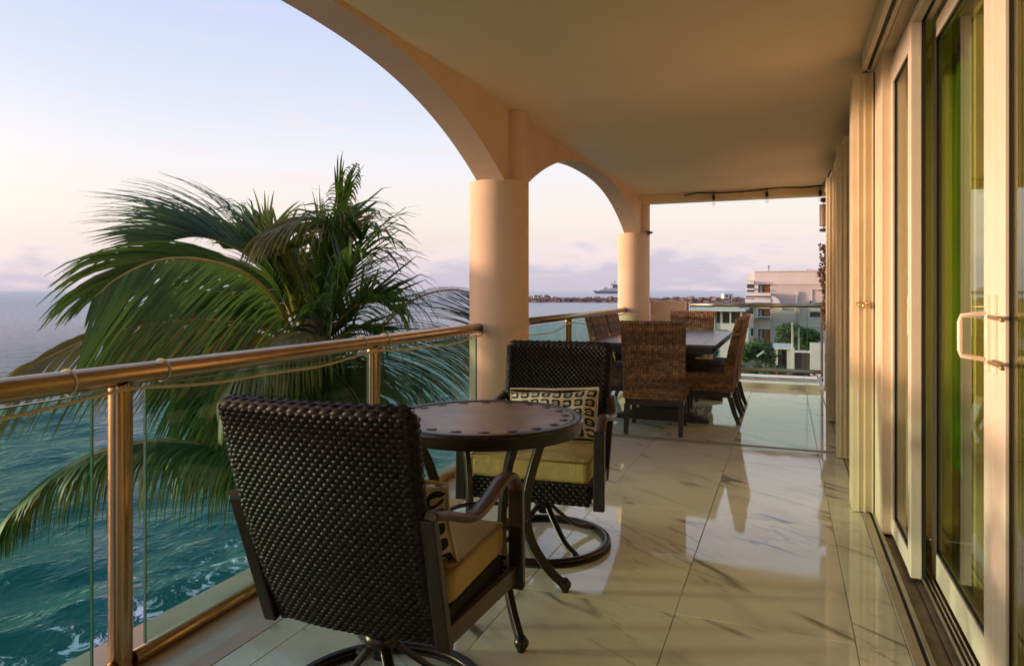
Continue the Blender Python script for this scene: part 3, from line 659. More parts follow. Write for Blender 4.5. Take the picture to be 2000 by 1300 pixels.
# ------------------------------------------------------------------ string lights, lantern, garland
sp = spline([(-1.28, 9.48, 2.535), (-1.1, 9.45, 2.56), (-.86, 9.45, 2.545), (-.45, 9.46, 2.55), (-.1, 9.46, 2.575), (.2, 9.46, 2.562), (.43, 9.46, 2.574)], 60)
sl_ = MB().sweep(sp, .009, n=8).sweep([(.43, 9.44, 2.573), (.455, 8.9, 2.572), (.46, 8.3, 2.57)], .008, n=6).build('string_lights', M_BLACK); tag(sl_, 'black string of clear bulbs hung along the far end beam', 'string lights')
for p in (at(1395, 375, 9.19), at(1498, 369, 8.95), at(1601, 366, 8.72)):
    k = Vector((p.x, 9.46, p.z))
    d = MB().sweep([(0, 0, .01), (.004, 0, -.055)], .005, n=6).build('drop_wire', M_BLACK, sl_, loc=k)
    MB().lathe([(0, -.045), (.016, -.05), (.019, -.09), (.017, -.115), (.012, -.118)], n=12).build('socket', M_BLACK, sl_, loc=k)
    MB().lathe([(.012, -.113), (.022, -.14), (.026, -.165), (.020, -.19), (0, -.20)], n=14).build('bulb', M_BULB, sl_, loc=k)
ln = empty('wall_lantern', (.425, 9.05, 1.98), 0, 'small cylindrical bronze lantern on the wall above the dried garland', 'lantern')
MB().lathe([(0, .33), (.03, .335), (.042, .36), (.03, .385), (0, .39)], n=14).build('cap', M_BLACK, ln)
MB().lathe([(.05, .045), (.05, .30), (.048, .305), (0, .305)], n=16).build('lamp_shade', M_LAMP, ln)
MB().lathe([(.05, -.02), (.05, .01), (.03, .015), (0, .015)], n=16).build('base', M_BLACK, ln)
MB().bar((0, 0, .0), (.10, 0, .0), .012, .012).bar((0, 0, .17), (.10, 0, .17), .012, .012).sweep([(0, 0, .30), (0, 0, .345)], .006, n=6).sweep([(0, 0, .0), (0, 0, .05)], .008, n=6).build('bracket', M_BLACK, ln)
ga = MB(); random.seed(3)
for i in range(300):
    t = random.random(); z = 1.80 - t * .95
    wd = .075 * (1 - .65 * t) + .012; cx = .405 + .04 * t + .018 * math.sin(t * 13)
    a = random.uniform(0, 2 * PI); rr = random.uniform(.4, 1) * wd
    ga.ball((cx + rr * math.cos(a) * .7, 9.0 + rr * math.sin(a), z), random.uniform(.011, .022), 6, 4, (random.uniform(.5, 1.2), random.uniform(.6, 1.2), random.uniform(.6, 1.4)))
for i in range(9): ga.ball((.455 + random.uniform(-.03, .035), 8.98, .86 + random.uniform(-.09, .03)), random.uniform(.018, .028), 6, 4)
for sx, z in ((-.05, 1.42), (-.06, 1.1), (-.03, 1.25)): ga.sweep([(.40, 9, z), (.40 + sx * .7, 8.99, z + .0), (.40 + sx * 1.5, 8.98, z - .02)], [.008, .005, .002], n=5)
tag(ga.build('garland', M_GARL), 'long bunch of dried purple-brown pods hanging at the wall end', 'garland')

# ------------------------------------------------------------------ swivel wicker armchairs
def box_surf(o, ex, ey, n): return lambda a, b: (o + ex * a + ey * b, ex.normalized(), ey.normalized(), n)
def make_armchair():
    root = empty('armchair', (0, 0, 0), 0, None, 'armchair', 'dark wicker swivel armchairs')
    # back: profile loop in (y,z); reclined
    def back_pt(a, t):   # a across 0..1 ; t 0..1 bottom->top of rear face
        x = (a - .5) * (.485 + .048 * t); z = .30 + t * .645; y = -.150 - .215 * t - .02 * math.sin(PI * t) - .022 * (1 - (2 * a - 1) ** 2)
        return Vector((x, y, z))
    def surf(side):
        def f(a, b):
            e = .01; P = back_pt(a, b); T = (back_pt(a + e, b) - back_pt(a - e, b)).normalized(); B = (back_pt(a, b + e) - back_pt(a, b - e)).normalized()
            N = T.cross(B).normalized()
            if N.y > 0: N = -N
            if side > 0: return P + Vector((0, .05, 0)), T, B, -N
            return P, T, B, N
        return f
    base = MB(); n = 12
    for s_, off in ((0, Vector((0, .004, 0))), (1, Vector((0, .046, 0)))):
        k = len(base.v)
        for i in range(n + 1):
            for j in range(n + 1): base.v.append(tuple(back_pt(i / n, j / n) + off))
        for i in range(n):
            for j in range(n):
                a = k + i * (n + 1) + j; base.f.append((a, a + n + 1, a + n + 2, a + 1)); base.sm.append(True)
    base.build('back_core', M_WBASE, root)
    w = MB(); sz = (.030, .0145)
    weave(w, surf(-1), 50, 21, (.027, .0125), .0075, sk=.10); weave(w, surf(1), 50, 21, (.027, .0125), .0075, sk=.10)
    # rolled top edge and sides
    def top(a, b):
        P = back_pt(a, 1.0); ang = PI * b; c = P + Vector((0, .025, .0)); N = Vector((0, -math.cos(ang), math.sin(ang))); r = .027
        return c + N * (r - .004), Vector((1, 0, 0)), Vector((0, math.sin(ang), math.cos(ang))), N
    weave(w, top, 5, 17, (.036, .0145), .007, sk=.2)
    core = MB().sweep([back_pt(a, 1.0) + Vector((0, .025, 0)) for a in frange(0, 1, 9)], .026, n=10).build('back_core', M_WBASE, root)
    for sd in (0, 1):
        def side(a, b, sd=sd):
            P = back_pt(sd, b); ang = PI * a; sx = 1 if sd else -1
            N = Vector((sx * math.sin(ang), -math.cos(ang), 0)); c = P + Vector((0, .025, 0)); return c + N * .025, Vector((sx * math.cos(ang), math.sin(ang), 0)), Vector((0, -.28, .96)), N
        weave(w, side, 44, 3, (.026, .0165), .007)
        MB().sweep([back_pt(sd, t) + Vector((0, .025, 0)) for t in frange(0, 1, 9)], .024, n=10).build('back_core', M_WBASE, root)
    w.build('back_weave', M_WICKER, root)
    # seat frame apron weave
    ap = MB()
    for o_, ex, nn in ((Vector((-.28, .295, .285)), Vector((.56, 0, 0)), Vector((0, 1, 0))),):
        weave(ap, box_surf(o_, ex, Vector((0, 0, .095)), nn), 6, 18, (.036, .016), .008)
    ap.build('apron_weave', M_WICKER, root)
    MB().box((-.275, -.12, .285), (.275, .293, .382)).build('seat_frame', M_WBASE, root, bevel=.005)
    # arms: each a rear upright, swept arm and front post in one curve
    for sx in (-1, 1):
        x = sx * .325; xr = sx * .292
        pts = spline([(xr, -.285, .690), (sx * .303, -.20, .668), (x, -.08, .628), (x, .06, .642), (x, .17, .668), (x, .25, .655), (x, .295, .60)], 26)
        a = MB().sweep(pts, [.026] * 26, [.013] * 26, n=12, up=(0, 0, 1)); a.build('arm', M_ARM, root)
        MB().bar((x, .296, .625), (x, .306, .275), .03, .05, up=(1, 0, 0)).build('arm_post', M_DMETAL, root, bevel=.005)
        MB().bar((xr, -.28, .685), (sx * .278, -.150, .29), .030, .042, up=(1, 0, 0)).build('rear_post', M_DMETAL, root, bevel=.005)
        MB().bar((sx * .28, -.16, .325), (sx * .318, .29, .325), .022, .055).build('side_rail', M_ARM, root, bevel=.003)
    # cushion
    cu = MB(); n = 14
    def cs(x, y, top):
        ex = 1 - abs(x) ** 5; ey = 1 - abs(y) ** 5; h = .5 * (max(ex, 0) * max(ey, 0)) ** .35
        return Vector((x * .285, .055 + y * .255, .432 + (h * .112 if top else -h * .098)))
    for tp in (1, 0):
        k = len(cu.v)
        for i in range(n + 1):
            for j in range(n + 1):
                x = math.sin((i / n - .5) * PI); y = math.sin((j / n - .5) * PI); cu.v.append(tuple(cs(x, y, tp)))
        for i in range(n):
            for j in range(n):
                a = k + i * (n + 1) + j; q = (a, a + n + 1, a + n + 2, a + 1); cu.f.append(q if tp else q[::-1]); cu.sm.append(True)
    # boxy band
    cb = MB().box((-.283, -.115, .385), (.283, .308, .488)); c_ = cb.build('cushion', M_CUSH, root, bevel=.028); c_.modifiers['bevel'].segments = 4
    dome = MB(); n = 12
    for i in range(n + 1):
        for j in range(n + 1):
            x, y = 2 * i / n - 1, 2 * j / n - 1; dome.v.append((x * .27, .097 + y * .197, .486 + .018 * (1 - x ** 4) * (1 - y ** 4)))
    for i in range(n):
        for j in range(n):
            a = i * (n + 1) + j; dome.f.append((a, a + n + 1, a + n + 2, a + 1)); dome.sm.append(True)
    dome.build('cushion_top', M_CUSH, root)
    pp = [(-.27, -.108), (.27, -.108), (.278, -.10), (.278, .295), (.27, .303), (-.27, .303), (-.278, .295), (-.278, -.10), (-.27, -.108)]
    MB().sweep([(x, y, .481) for x, y in pp], .0045, n=6).build('piping', M_PIPE, c_)
    # pedestal
    MB().lathe([(0, .285), (.07, .285), (.07, .262), (.035, .26), (.033, .235), (.048, .228), (.056, .21), (.048, .192), (.033, .186), (.03, .15), (.0, .15)], n=28).build('swivel', M_DMETAL, root)
    MB().box((-.13, -.10, .268), (.13, .10, .284)).build('swivel_plate', M_DMETAL, root, bevel=.003)
    for k in range(4):
        a = PI / 4 + k * PI / 2; cx, sy = math.cos(a), math.sin(a)
        pts = spline([(cx * .03, sy * .03, .19), (cx * .10, sy * .10, .125), (cx * .19, sy * .19, .055), (cx * .30, sy * .30, .024)], 12)
        MB().sweep(pts, .018, .010, n=8).build('strut', M_DMETAL, root)
    MB().ring((0, 0, .022), .31, .020, .013, 64).build('base_ring', M_DMETAL, root)
    MB().lathe([(.29, 0), (.33, 0), (.33, .010), (.29, .010), (.29, 0)], n=48).build('ring_pad', M_BLACK, root)
    return root
def make_pillow(label):
    mb = MB(); n = 16; uv = {}
    for tp in (1, -1):
        k = len(mb.v)
        for i in range(n + 1):
            for j in range(n + 1):
                x, z = 2 * i / n - 1, 2 * j / n - 1
                h = .070 * max(0, (1 - x ** 4) * (1 - z ** 4)) ** .6 * (1 + .12 * math.sin(5 * x + 3 * z)); px = x * (.235 - .016 * (1 - z * z)); pz = z * (.128 - .014 * (1 - x * x)) + .004 * math.sin(6 * x)
                uv[len(mb.v)] = (i / n, j / n); mb.v.append((px, tp * h, pz + .14))
        for i in range(n):
            for j in range(n):
                a = k + i * (n + 1) + j; q = (a, a + n + 1, a + n + 2, a + 1); mb.f.append(q if tp < 0 else q[::-1]); mb.sm.append(True)
    me = mb.mesh('pillow', M_PILLOW); ul = me.uv_layers.new(name='UVMap')
    for lp in me.loops: ul.data[lp.index].uv = uv[lp.vertex_index]
    o = bpy.data.objects.new('pillow', me); C.objects.link(o)
    MB().sweep([(x * .233, 0, .14 + z * .138) for x, z in ((-1, -1), (0, -.95), (1, -1), (.95, 0), (1, 1), (0, .95), (-1, 1), (-.95, 0), (-1, -1))], .006, n=6).build('piping', mat_cream, o)
    return tag(o, label, 'pillow', 'letter print scatter pillows')
mat_cream = mat('cream piping', (.62, .52, .36), .9)
ch = make_armchair(); ch.location = (-1.13, 1.765, 0); ch.rotation_euler = (0, 0, R(2.5)); ch['label'] = 'nearest dark wicker swivel armchair seen from behind, back turned to the viewer'
ch2 = copy_tree(ch); ch2.location = (-1.118, 3.215, 0); ch2.rotation_euler = (0, 0, R(180 + 5.3)); ch2['label'] = 'dark wicker swivel armchair facing the viewer across the round table'
for c_, lab in ((ch, 'letter print pillow peeking out on the nearest armchair seat'), (ch2, 'cream and black letter print pillow leaning on the facing armchair')):
    p = make_pillow(lab); rz = c_.rotation_euler.z; M_ = Matrix.Translation(c_.location) @ Matrix.Rotation(rz, 4, 'Z')
    p.matrix_world = M_ @ Matrix.Translation((.035 if c_ is ch else -.03, -.045, .486)) @ Matrix.Rotation(R(22), 4, 'X') @ Matrix.Rotation(R(3), 4, 'Y')

# ------------------------------------------------------------------ round table
rt = empty('round_table', (-1.104, 2.462, 0), 0, 'round brown slate-topped table with dark oval inlays and curved metal legs', 'table')
RT = .392; ZT = .755
MB().lathe([(0, ZT), (RT - .045, ZT)], n=72, smooth=False).build('table_top', M_SLATE, rt)
MB().lathe([(RT - .045, ZT), (RT - .043, ZT + .003), (RT - .012, ZT + .003), (RT, ZT - .004), (RT, ZT - .014), (RT - .008, ZT - .02), (RT - .006, ZT - .03), (RT - .012, ZT - .034), (RT - .012, ZT - .052), (RT - .03, ZT - .056), (0, ZT - .056)], n=96).build('table_rim', M_DMETAL, rt)
for k in range(20):
    a = 2 * PI * (k + .3) / 20; m = MB().lathe([(0, .0), (.020, .0), (.021, -.0015)], n=16)
    o = m.build('inlay', M_INLAY, rt, loc=((RT - .075) * math.cos(a), (RT - .075) * math.sin(a), ZT + .0022)); o.scale = (1.0, .8, 1); o.rotation_euler = (0, 0, a + PI / 2)
random.seed(11)
for k in range(9):
    x, y = random.uniform(-.2, .24), random.uniform(-.22, .22); a = R(random.choice((-35, -35, 55))); L = random.uniform(.04, .10); d = Vector((math.cos(a), math.sin(a), 0)) * L / 2; q = Vector((-d.y, d.x, 0)).normalized() * .0012; c_ = Vector((x, y, ZT + .0015))
    MB().quad(c_ - d - q, c_ + d - q, c_ + d + q, c_ - d + q).build('joint_line', M_LINE, rt)
for sx in (-1, 1):
    for sy in (-1, 1):
        def P(r, z): return (sx * r, sy * r, z)
        pts = spline([P(.205, ZT - .058), P(.165, .60), P(.128, .42), P(.135, .26), P(.19, .12), P(.245, .035)], 22)
        lg = MB().sweep(pts, [.018] * 22, [.012] * 22, n=8, square=True, up=(sx, -sy, 0)); lg.build('leg', M_DMETAL, rt, bevel=.002)
        MB().lathe([(0, 0), (.014, 0), (.017, .012), (.024, .02), (.027, .034), (.020, .046), (.012, .055), (0, .056)], n=14).build('foot', M_DMETAL, rt, loc=P(.252, 0))
MB().ring((0, 0, .36), .165, .010, .008, 48).build('stretcher_ring', M_DMETAL, rt)

# ------------------------------------------------------------------ dining set
dt = empty('dining_table', (-1.13, 7.40, 0), 0, 'long dark plank-topped dining table on trestle legs', 'table')
LW, LL, ZD = .55, 1.15, .765
pw = 2 * LW / 9
for k in range(9):
    x0 = -LW + k * pw; MB().box((x0 + .0015, -LL + (.10), -.028), (x0 + pw - .0015, LL - .10, 0)).build('plank', M_PLANK, dt, bevel=.002, loc=(0, 0, ZD + random.uniform(-.0008, .0008)))
for s_ in (-1, 1):
    MB().box((-LW + .001, -.05, -.028), (LW - .001, .048, 0)).build('breadboard_end', M_PLANK, dt, bevel=.003, loc=(0, s_ * (LL - .05), ZD))
ap = MB(); ap.box((-LW + .03, -LL + .03, ZD - .085), (LW - .03, LL - .03, ZD - .029)); ap.build('apron', M_DWOOD, dt, bevel=.004)
for s_ in (-1, 1):
    y = s_ * .72; m = MB()
    m.box((-.10, y - .05, .10), (.10, y + .05, ZD - .13)); m.box((-.40, y - .055, ZD - .14), (.40, y + .055, ZD - .086))
    m.build('trestle', M_DWOOD, dt, bevel=.006)
    m = MB(); pr = [(-.46, 0), (-.46, .035), (-.36, .055), (-.22, .11), (-.12, .13), (.12, .13), (.22, .11), (.36, .055), (.46, .035), (.46, 0)]; k = len(pr)
    m.add([(x, y - .06, z) for x, z in pr] + [(x, y + .06, z) for x, z in pr], [tuple(range(k)), tuple(range(2 * k - 1, k - 1, -1))] + [(i, i + k, (i + 1) % k + k, (i + 1) % k) for i in range(k)]); m.build('trestle_foot', M_DWOOD, dt, bevel=.004)
    for sx in (-1, 1): MB().bar((sx * .30, y, ZD - .12), (sx * .06, y, .42), .06, .05, up=(0, 1, 0)).build('brace', M_DWOOD, dt)
MB().box((-.05, -.67, .12), (.05, .67, .20)).build('stretcher', M_DWOOD, dt, bevel=.004)

def make_dining_chair():
    """faces +y, origin under the seat centre"""
    r = empty('dining_chair', (0, 0, 0), 0, None, 'dining chair', 'brown woven dining chairs around the long table')
    Wd = .265
    def bp(a, t, fr):   # back: a across, t up, fr 0 rear..1 front
        z = .30 + t * .68; y = -.235 - .13 * max(0, (t - .2)) ** 1.15 + fr * (.085 - .02 * t); x = (a - .5) * 2 * (Wd - .012 + .022 * t)
        if t > .97: z -= .0
        return Vector((x, y, z))
    core = MB(); n = 10
    for fr in (0, 1):
        k = len(core.v)
        for i in range(n + 1):
            for j in range(n + 1): core.v.append(tuple(bp(i / n, j / n, fr * .98 + .01)))
        for i in range(n):
            for j in range(n): a = k + i * (n + 1) + j; core.f.append((a, a + n + 1, a + n + 2, a + 1)); core.sm.append(True)
    N1 = (n + 1) ** 2
    for i in range(n):   # sides and top
        for e in (0, n):
            a = e * (n + 1) + i; core.f.append((a, a + 1, a + 1 + N1, a + N1)); core.sm.append(False)
        a = i * (n + 1) + n; core.f.append((a, a + n + 1, a + n + 1 + N1, a + N1)); core.sm.append(False)
    core.build('back_core', M_RBASE, r, bevel=0)
    def sf(fr, sign):
        def f(a, b):
            e = .01; P = bp(a, b, fr); T = (bp(a + e, b, fr) - bp(a - e, b, fr)).normalized(); B = (bp(a, b + e, fr) - bp(a, b - e, fr)).normalized(); N = T.cross(B).normalized() * 1
            if N.y * sign < 0: N = -N
            return P, T, B, N
        return f
    w = MB(); weave(w, sf(0, -1), 27, 21, (.0275, .020), .009, stagger=False); weave(w, sf(1, 1), 27, 21, (.0275, .020), .009, stagger=False)
    def sd(sx):
        def f(a, b):
            P = bp(0 if sx < 0 else 1, b, a); return P, Vector((0, 1, 0)), Vector((0, -.18, .98)), Vector((sx, 0, 0))
        return f
    weave(w, sd(-1), 27, 3, (.026, .020), .008, stagger=False); weave(w, sd(1), 27, 3, (.026, .020), .008, stagger=False)
    def tp(a, b):
        P = bp(a, 1, b); return P, Vector((1, 0, 0)), Vector((0, 1, 0)), Vector((0, 0, 1))
    weave(w, tp, 3, 20, (.028, .020), .011, stagger=False)
    w.build('back_weave', M_RATTAN, r)
    # seat box
    sb = MB(); X0, X1, Y0, Y1, Z0, Z1 = -.262, .262, -.225, .27, .30, .475
    MB().box((X0 + .004, Y0, Z0 + .004), (X1 - .004, Y1 - .004, Z1 - .004)).build('seat_core', M_RBASE, r)
    weave(sb, box_surf(Vector((X0, Y0, Z1)), Vector((X1 - X0, 0, 0)), Vector((0, Y1 - Y0, 0)), Vector((0, 0, 1))), 20, 21, (.0275, .024), .009, stagger=False)
    weave(sb, box_surf(Vector((X0, Y1, Z0)), Vector((X1 - X0, 0, 0)), Vector((0, 0, Z1 - Z0)), Vector((0, 1, 0))), 7, 21, (.0275, .024), .009, stagger=False)
    for x, nn in ((X0, -1), (X1, 1)): weave(sb, box_surf(Vector((x, Y0, Z0)), Vector((0, Y1 - Y0, 0)), Vector((0, 0, Z1 - Z0)), Vector((nn, 0, 0))), 7, 20, (.0275, .024), .009, stagger=False)
    sb.build('seat', M_RATTAN, r)
    MB().box((-.25, -.22, .245), (.25, .25, .30)).build('seat_rail', M_DWOOD, r, bevel=.003)
    for sx in (-1, 1):
        m = MB().sweep([(sx * .232, .235, .25), (sx * .232, .235, 0)], [.022, .017], n=4, square=True, up=(0, 1, 0)); m.build('leg', M_DWOOD, r, bevel=.002)
        m = MB().sweep([(sx * .232, -.215, .25), (sx * .232, -.255, .10), (sx * .232, -.295, 0)], [.024, .021, .018], n=4, square=True, up=(0, 1, 0)); m.build('leg', M_DWOOD, r, bevel=.002)
    return r
dc = make_dining_chair()
places = [((-1.085, 6.20), 4, 'woven dining chair at the near end of the long table, back to the viewer'),
          ((-1.12, 8.72), 180, 'woven dining chair at the far end of the long table, facing the viewer'),
          ((-.70, 6.92), 90, 'nearer woven dining chair on the door side of the long table'),
          ((-.70, 7.66), 90, 'farther woven dining chair on the door side of the long table'),
          ((-1.56, 6.98), -90, 'nearer woven dining chair on the sea side of the long table'),
          ((-1.56, 7.62), -90, 'farther woven dining chair on the sea side of the long table')]
for i, ((x, y), a, lab) in enumerate(places):
    o = dc if i == 0 else copy_tree(dc); o.location = (x, y, 0); o.rotation_euler = (0, 0, R(a)); o['label'] = lab

# ------------------------------------------------------------------ sea
SEA = -7.2
def build_sea():
    na, nr = 620, 820; az = np.linspace(R(-205), R(42), na)   # measured from +Y, negative = towards -X
    rr = 7.0 * (420 / 7.0) ** (np.linspace(0, 1, nr) ** .92); A, Q = np.meshgrid(az, rr, indexing='ij')
    x = np.sin(A) * Q; y = np.cos(A) * Q; z = np.zeros_like(x); rng = np.random.RandomState(5)
    fade = np.clip(1 - Q / 400, 0, 1); cell = Q * (az[1] - az[0]) + np.gradient(rr)[None, :]
    for k in range(90):
        L = 10 ** rng.uniform(math.log10(.45), math.log10(6)); th = rng.normal(R(-58), R(30)); kx, ky = math.sin(th) * 2 * PI / L, math.cos(th) * 2 * PI / L
        amp = .0078 * L ** .55; ph = rng.uniform(0, 2 * PI); att = np.clip((L / cell - 2.2) / 2.2, 0, 1)
        s = np.sin(kx * x + ky * y + ph); z += amp * att * (s + .35 * s * s - .17)
    z *= fade
    co_ = np.stack([x, y, z + SEA], -1).reshape(-1, 3).astype(np.float32)
    # outer ring vertices to the horizon
    outer = [500, 900, 2000, 6000, 30000]
    idx = np.arange(na * nr).reshape(na, nr)
    f1 = np.stack([idx[:-1, :-1], idx[1:, :-1], idx[1:, 1:], idx[:-1, 1:]], -1).reshape(-1, 4)
    vs = [co_]; fs = [f1]; base = na * nr; prev = idx[:, -1]
    for o in outer:
        ring = np.stack([np.sin(az) * o, np.cos(az) * o, np.full(na, SEA)], -1).astype(np.float32); vs.append(ring)
        cur = np.arange(base, base + na); base += na; fs.append(np.stack([prev[:-1], prev[1:], cur[1:], cur[:-1]], -1)); prev = cur
    V = np.concatenate(vs); F = np.ascontiguousarray(np.concatenate(fs))
    me = bpy.data.meshes.new('sea'); me.vertices.add(len(V)); me.vertices.foreach_set('co', V.ravel())
    me.loops.add(F.size); me.loops.foreach_set('vertex_index', F.ravel().astype(np.int32)); me.polygons.add(len(F))
    me.polygons.foreach_set('loop_start', np.arange(0, F.size, 4, dtype=np.int32)); me.polygons.foreach_set('loop_total', np.full(len(F), 4, np.int32))
    me.polygons.foreach_set('use_smooth', np.ones(len(F), bool)); me.materials.append(M_SEA); me.update(calc_edges=True); me.validate()
    o = bpy.data.objects.new('sea', me); C.objects.link(o); struct(o)
build_sea()
# building mass below the balcony and a sea wall foot
struct(MB().box((-1.9, -6, -8.5), (6, 9.4, -.252)).build('building_base', M_WALL))

# land on the right
land = MB(); pl = [(-1.2, 12), (-3.2, 28), (-6, 60), (-10, 92), (-14, 150), (40, 420), (600, 600), (600, -100), (6, -60), (6, 12)]
k = len(pl); land.add([(x, y, -6.35) for x, y in pl] + [(x, y, -9) for x, y in pl], [tuple(range(k - 1, -1, -1))] + [(i, (i + 1) % k, (i + 1) % k + k, i + k) for i in range(k)])
struct(land.build('land', M_LAND))

# ------------------------------------------------------------------ palm
random.seed(21)
palm = empty('palm_tree', tuple(at(612, 690, 6.0)[:2]) + (SEA,), 0, 'large windswept coconut palm growing in front of the balcony', 'palm tree')
PO = palm.location.copy()
def loc(p): return Vector(p) - PO
cr = at(612, 672, 6.0)
tp = spline([cr + Vector((0, 0, -.1)), cr + Vector((.15, .1, -1.5)), cr + Vector((.35, .2, -4)), cr + Vector((.4, .3, -8.2))], 30)
MB().sweep([loc(p) for p in tp], [.13 + .012 * (i % 2) + .06 * i / 30 for i in range(30)], n=14).build('trunk', M_TRUNK, palm)
MB().sweep([loc(cr + Vector((0, 0, .25))), loc(cr + Vector((0, 0, .0))), loc(cr + Vector((0, 0, -.35)))], [.05, .16, .14], n=14).build('crown_shaft', M_FIBRE, palm)
def frond(ctrl, n=62, L=.8, m=M_LEAF, droop=1.0, wind=(0, 0, 0), w=.021, fan=R(55), both=True, kink=0, twist=0, upb=0, lmin=.25, gapr=0.0, rach_r=.016, seg=6, sides=(-1, 1), rm=M_RACH, r0=.0):
    P = spline(ctrl, n + 1); f = MB(); rc = MB()
    rc.sweep([loc(p) for p in P], [rach_r * (1 - .8 * i / n) for i in range(n + 1)], n=6)
    Wv = Vector(wind)
    for i in range(int(n * max(.08, r0)), n + 1):
        t = i / n; p = P[i]; d = (P[min(i + 1, n)] - P[max(i - 1, 0)]).normalized()
        side0 = d.cross(Vector((0, 0, 1)))
        if side0.length < .15: side0 = d.cross(Vector((CT, ST, 0)).cross(Vector((0, 0, 1))))
        side0.normalize(); side0 = Matrix.Rotation(twist, 3, d) @ side0; upv = side0.cross(d).normalized()
        ll = L * (lmin + (1 - lmin) * math.sin(PI * min(1, (t * .92 + .10))) ** .6) * random.uniform(.88, 1.08)
        if t > .85: ll *= 1 - .3 * (t - .85) / .15
        for sd in sides:
            if random.random() < gapr: continue
            ang = fan * (1 - .45 * t) + random.uniform(-.07, .07)
            dr = (d * math.cos(ang) + side0 * sd * math.sin(ang) + upv * (.18 + upb)).normalized()
            q = p.copy(); st = ll / seg; pts = [q.copy()]; kk = random.uniform(.35, .7) if random.random() < kink else None
            g = droop * random.uniform(.85, 1.2)
            for s_ in range(seg):
                pull = .20 + .16 * s_
                if kk is not None and s_ / seg < kk: pull = .02
                elif kk is not None: pull = 1.6
                dr = (dr + Vector((0, 0, -1)) * g * pull + Wv * .16).normalized(); q = q + dr * st; pts.append(q.copy())
            # ribbon, slightly folded
            k = len(f.v); wv = (side0 * sd).cross(dr)
            for s_, pt in enumerate(pts):
                dd = (pts[min(s_ + 1, seg)] - pts[max(s_ - 1, 0)]).normalized(); nn = dd.cross(side0 * sd + upv * .4)
                nn = nn.normalized() if nn.length > 1e-3 else upv; ww = w * (1 - (s_ / seg) ** 2.2) * (.55 if s_ == 0 else 1) + .0012
                # wide face turns towards the side of the frond
                x = dd.cross(nn).normalized(); x = (nn * .75 + x * .66).normalized()
                f.v.append(tuple(loc(pt + x * ww))); f.v.append(tuple(loc(pt - x * ww)))
            for s_ in range(seg):
                a = k + 2 * s_; f.f.append((a, a + 1, a + 3, a + 2)); f.sm.append(True)
    o = f.build('frond', m, palm); rc.build('midrib', rm, o); return o
A = at
wd = Vector((-CT, -ST, 0)) * .5
# big left frond in front, arching
T1 = -R(58)
frond([A(575, 660, 5.9), A(540, 590, 5.7), A(480, 535, 5.45), A(395, 507, 5.2), A(310, 508, 5.0), A(235, 540, 4.9), A(185, 580, 4.85)], n=92, L=1.30, droop=.16, wind=wd * .25, w=.0098, fan=R(66), rach_r=.02, twist=T1, sides=(-1,), upb=-.18)
frond([A(575, 660, 5.9), A(540, 590, 5.7), A(480, 535, 5.45), A(395, 507, 5.2), A(310, 508, 5.0), A(235, 540, 4.9), A(185, 580, 4.85)], n=80, L=.95, droop=.30, wind=wd * 1.0, w=.0125, fan=R(30), rach_r=.004, twist=-R(30), sides=(1,), upb=-.1)
frond([A(578, 640, 6.2), A(548, 570, 6.2), A(500, 510, 6.1), A(440, 475, 6.0), A(380, 462, 5.95), A(310, 475, 5.8)], n=90, L=1.15, droop=.14, wind=wd * 1.9, w=.0125, kink=.15, upb=.25, fan=R(42), lmin=.3)
frond([A(590, 640, 6.4), A(566, 570, 6.45), A(530, 520, 6.5), A(490, 490, 6.5), A(440, 485, 6.5)], n=56, L=.9, droop=.40, wind=wd * .4, kink=.6, upb=.7, w=.017)
frond([A(590, 640, 6.5), A(560, 580, 6.6), A(510, 530, 6.7), A(430, 500, 6.8), A(350, 505, 6.9), A(260, 545, 7.0)], n=80, L=1.2, droop=.2, wind=wd * .6, w=.013, twist=T1, fan=R(60), sides=(-1,))
frond([A(590, 690, 5.9), A(520, 645, 5.8), A(420, 625, 5.6), A(300, 632, 5.4), A(180, 660, 5.2), A(90, 700, 5.1), A(30, 735, 5.0)], n=74, L=.95, droop=.18, wind=wd * .3, m=M_LEAFB, w=.009, twist=T1, fan=R(64), sides=(-1,))
frond([A(590, 690, 5.9), A(520, 645, 5.8), A(420, 625, 5.6), A(300, 632, 5.4), A(180, 660, 5.2), A(90, 700, 5.1), A(30, 735, 5.0)], n=80, L=.42, droop=.3, wind=wd * .8, m=M_LEAFB, w=.009, twist=-R(30), fan=R(24), sides=(1,), rach_r=.004)
frond([A(580, 665, 6.1), A(530, 605, 6.1), A(460, 575, 6.0), A(370, 570, 5.9), A(280, 595, 5.8), A(215, 640, 5.7)], n=90, L=1.15, droop=.2, wind=wd * .4, w=.012, twist=T1, fan=R(62), sides=(-1,))
frond([A(595, 690, 6.3), A(520, 655, 6.3), A(430, 640, 6.3), A(330, 645, 6.2), A(230, 680, 6.1)], n=80, L=1.1, droop=.25, wind=wd * .5, w=.013, twist=T1, fan=R(60), sides=(-1,))
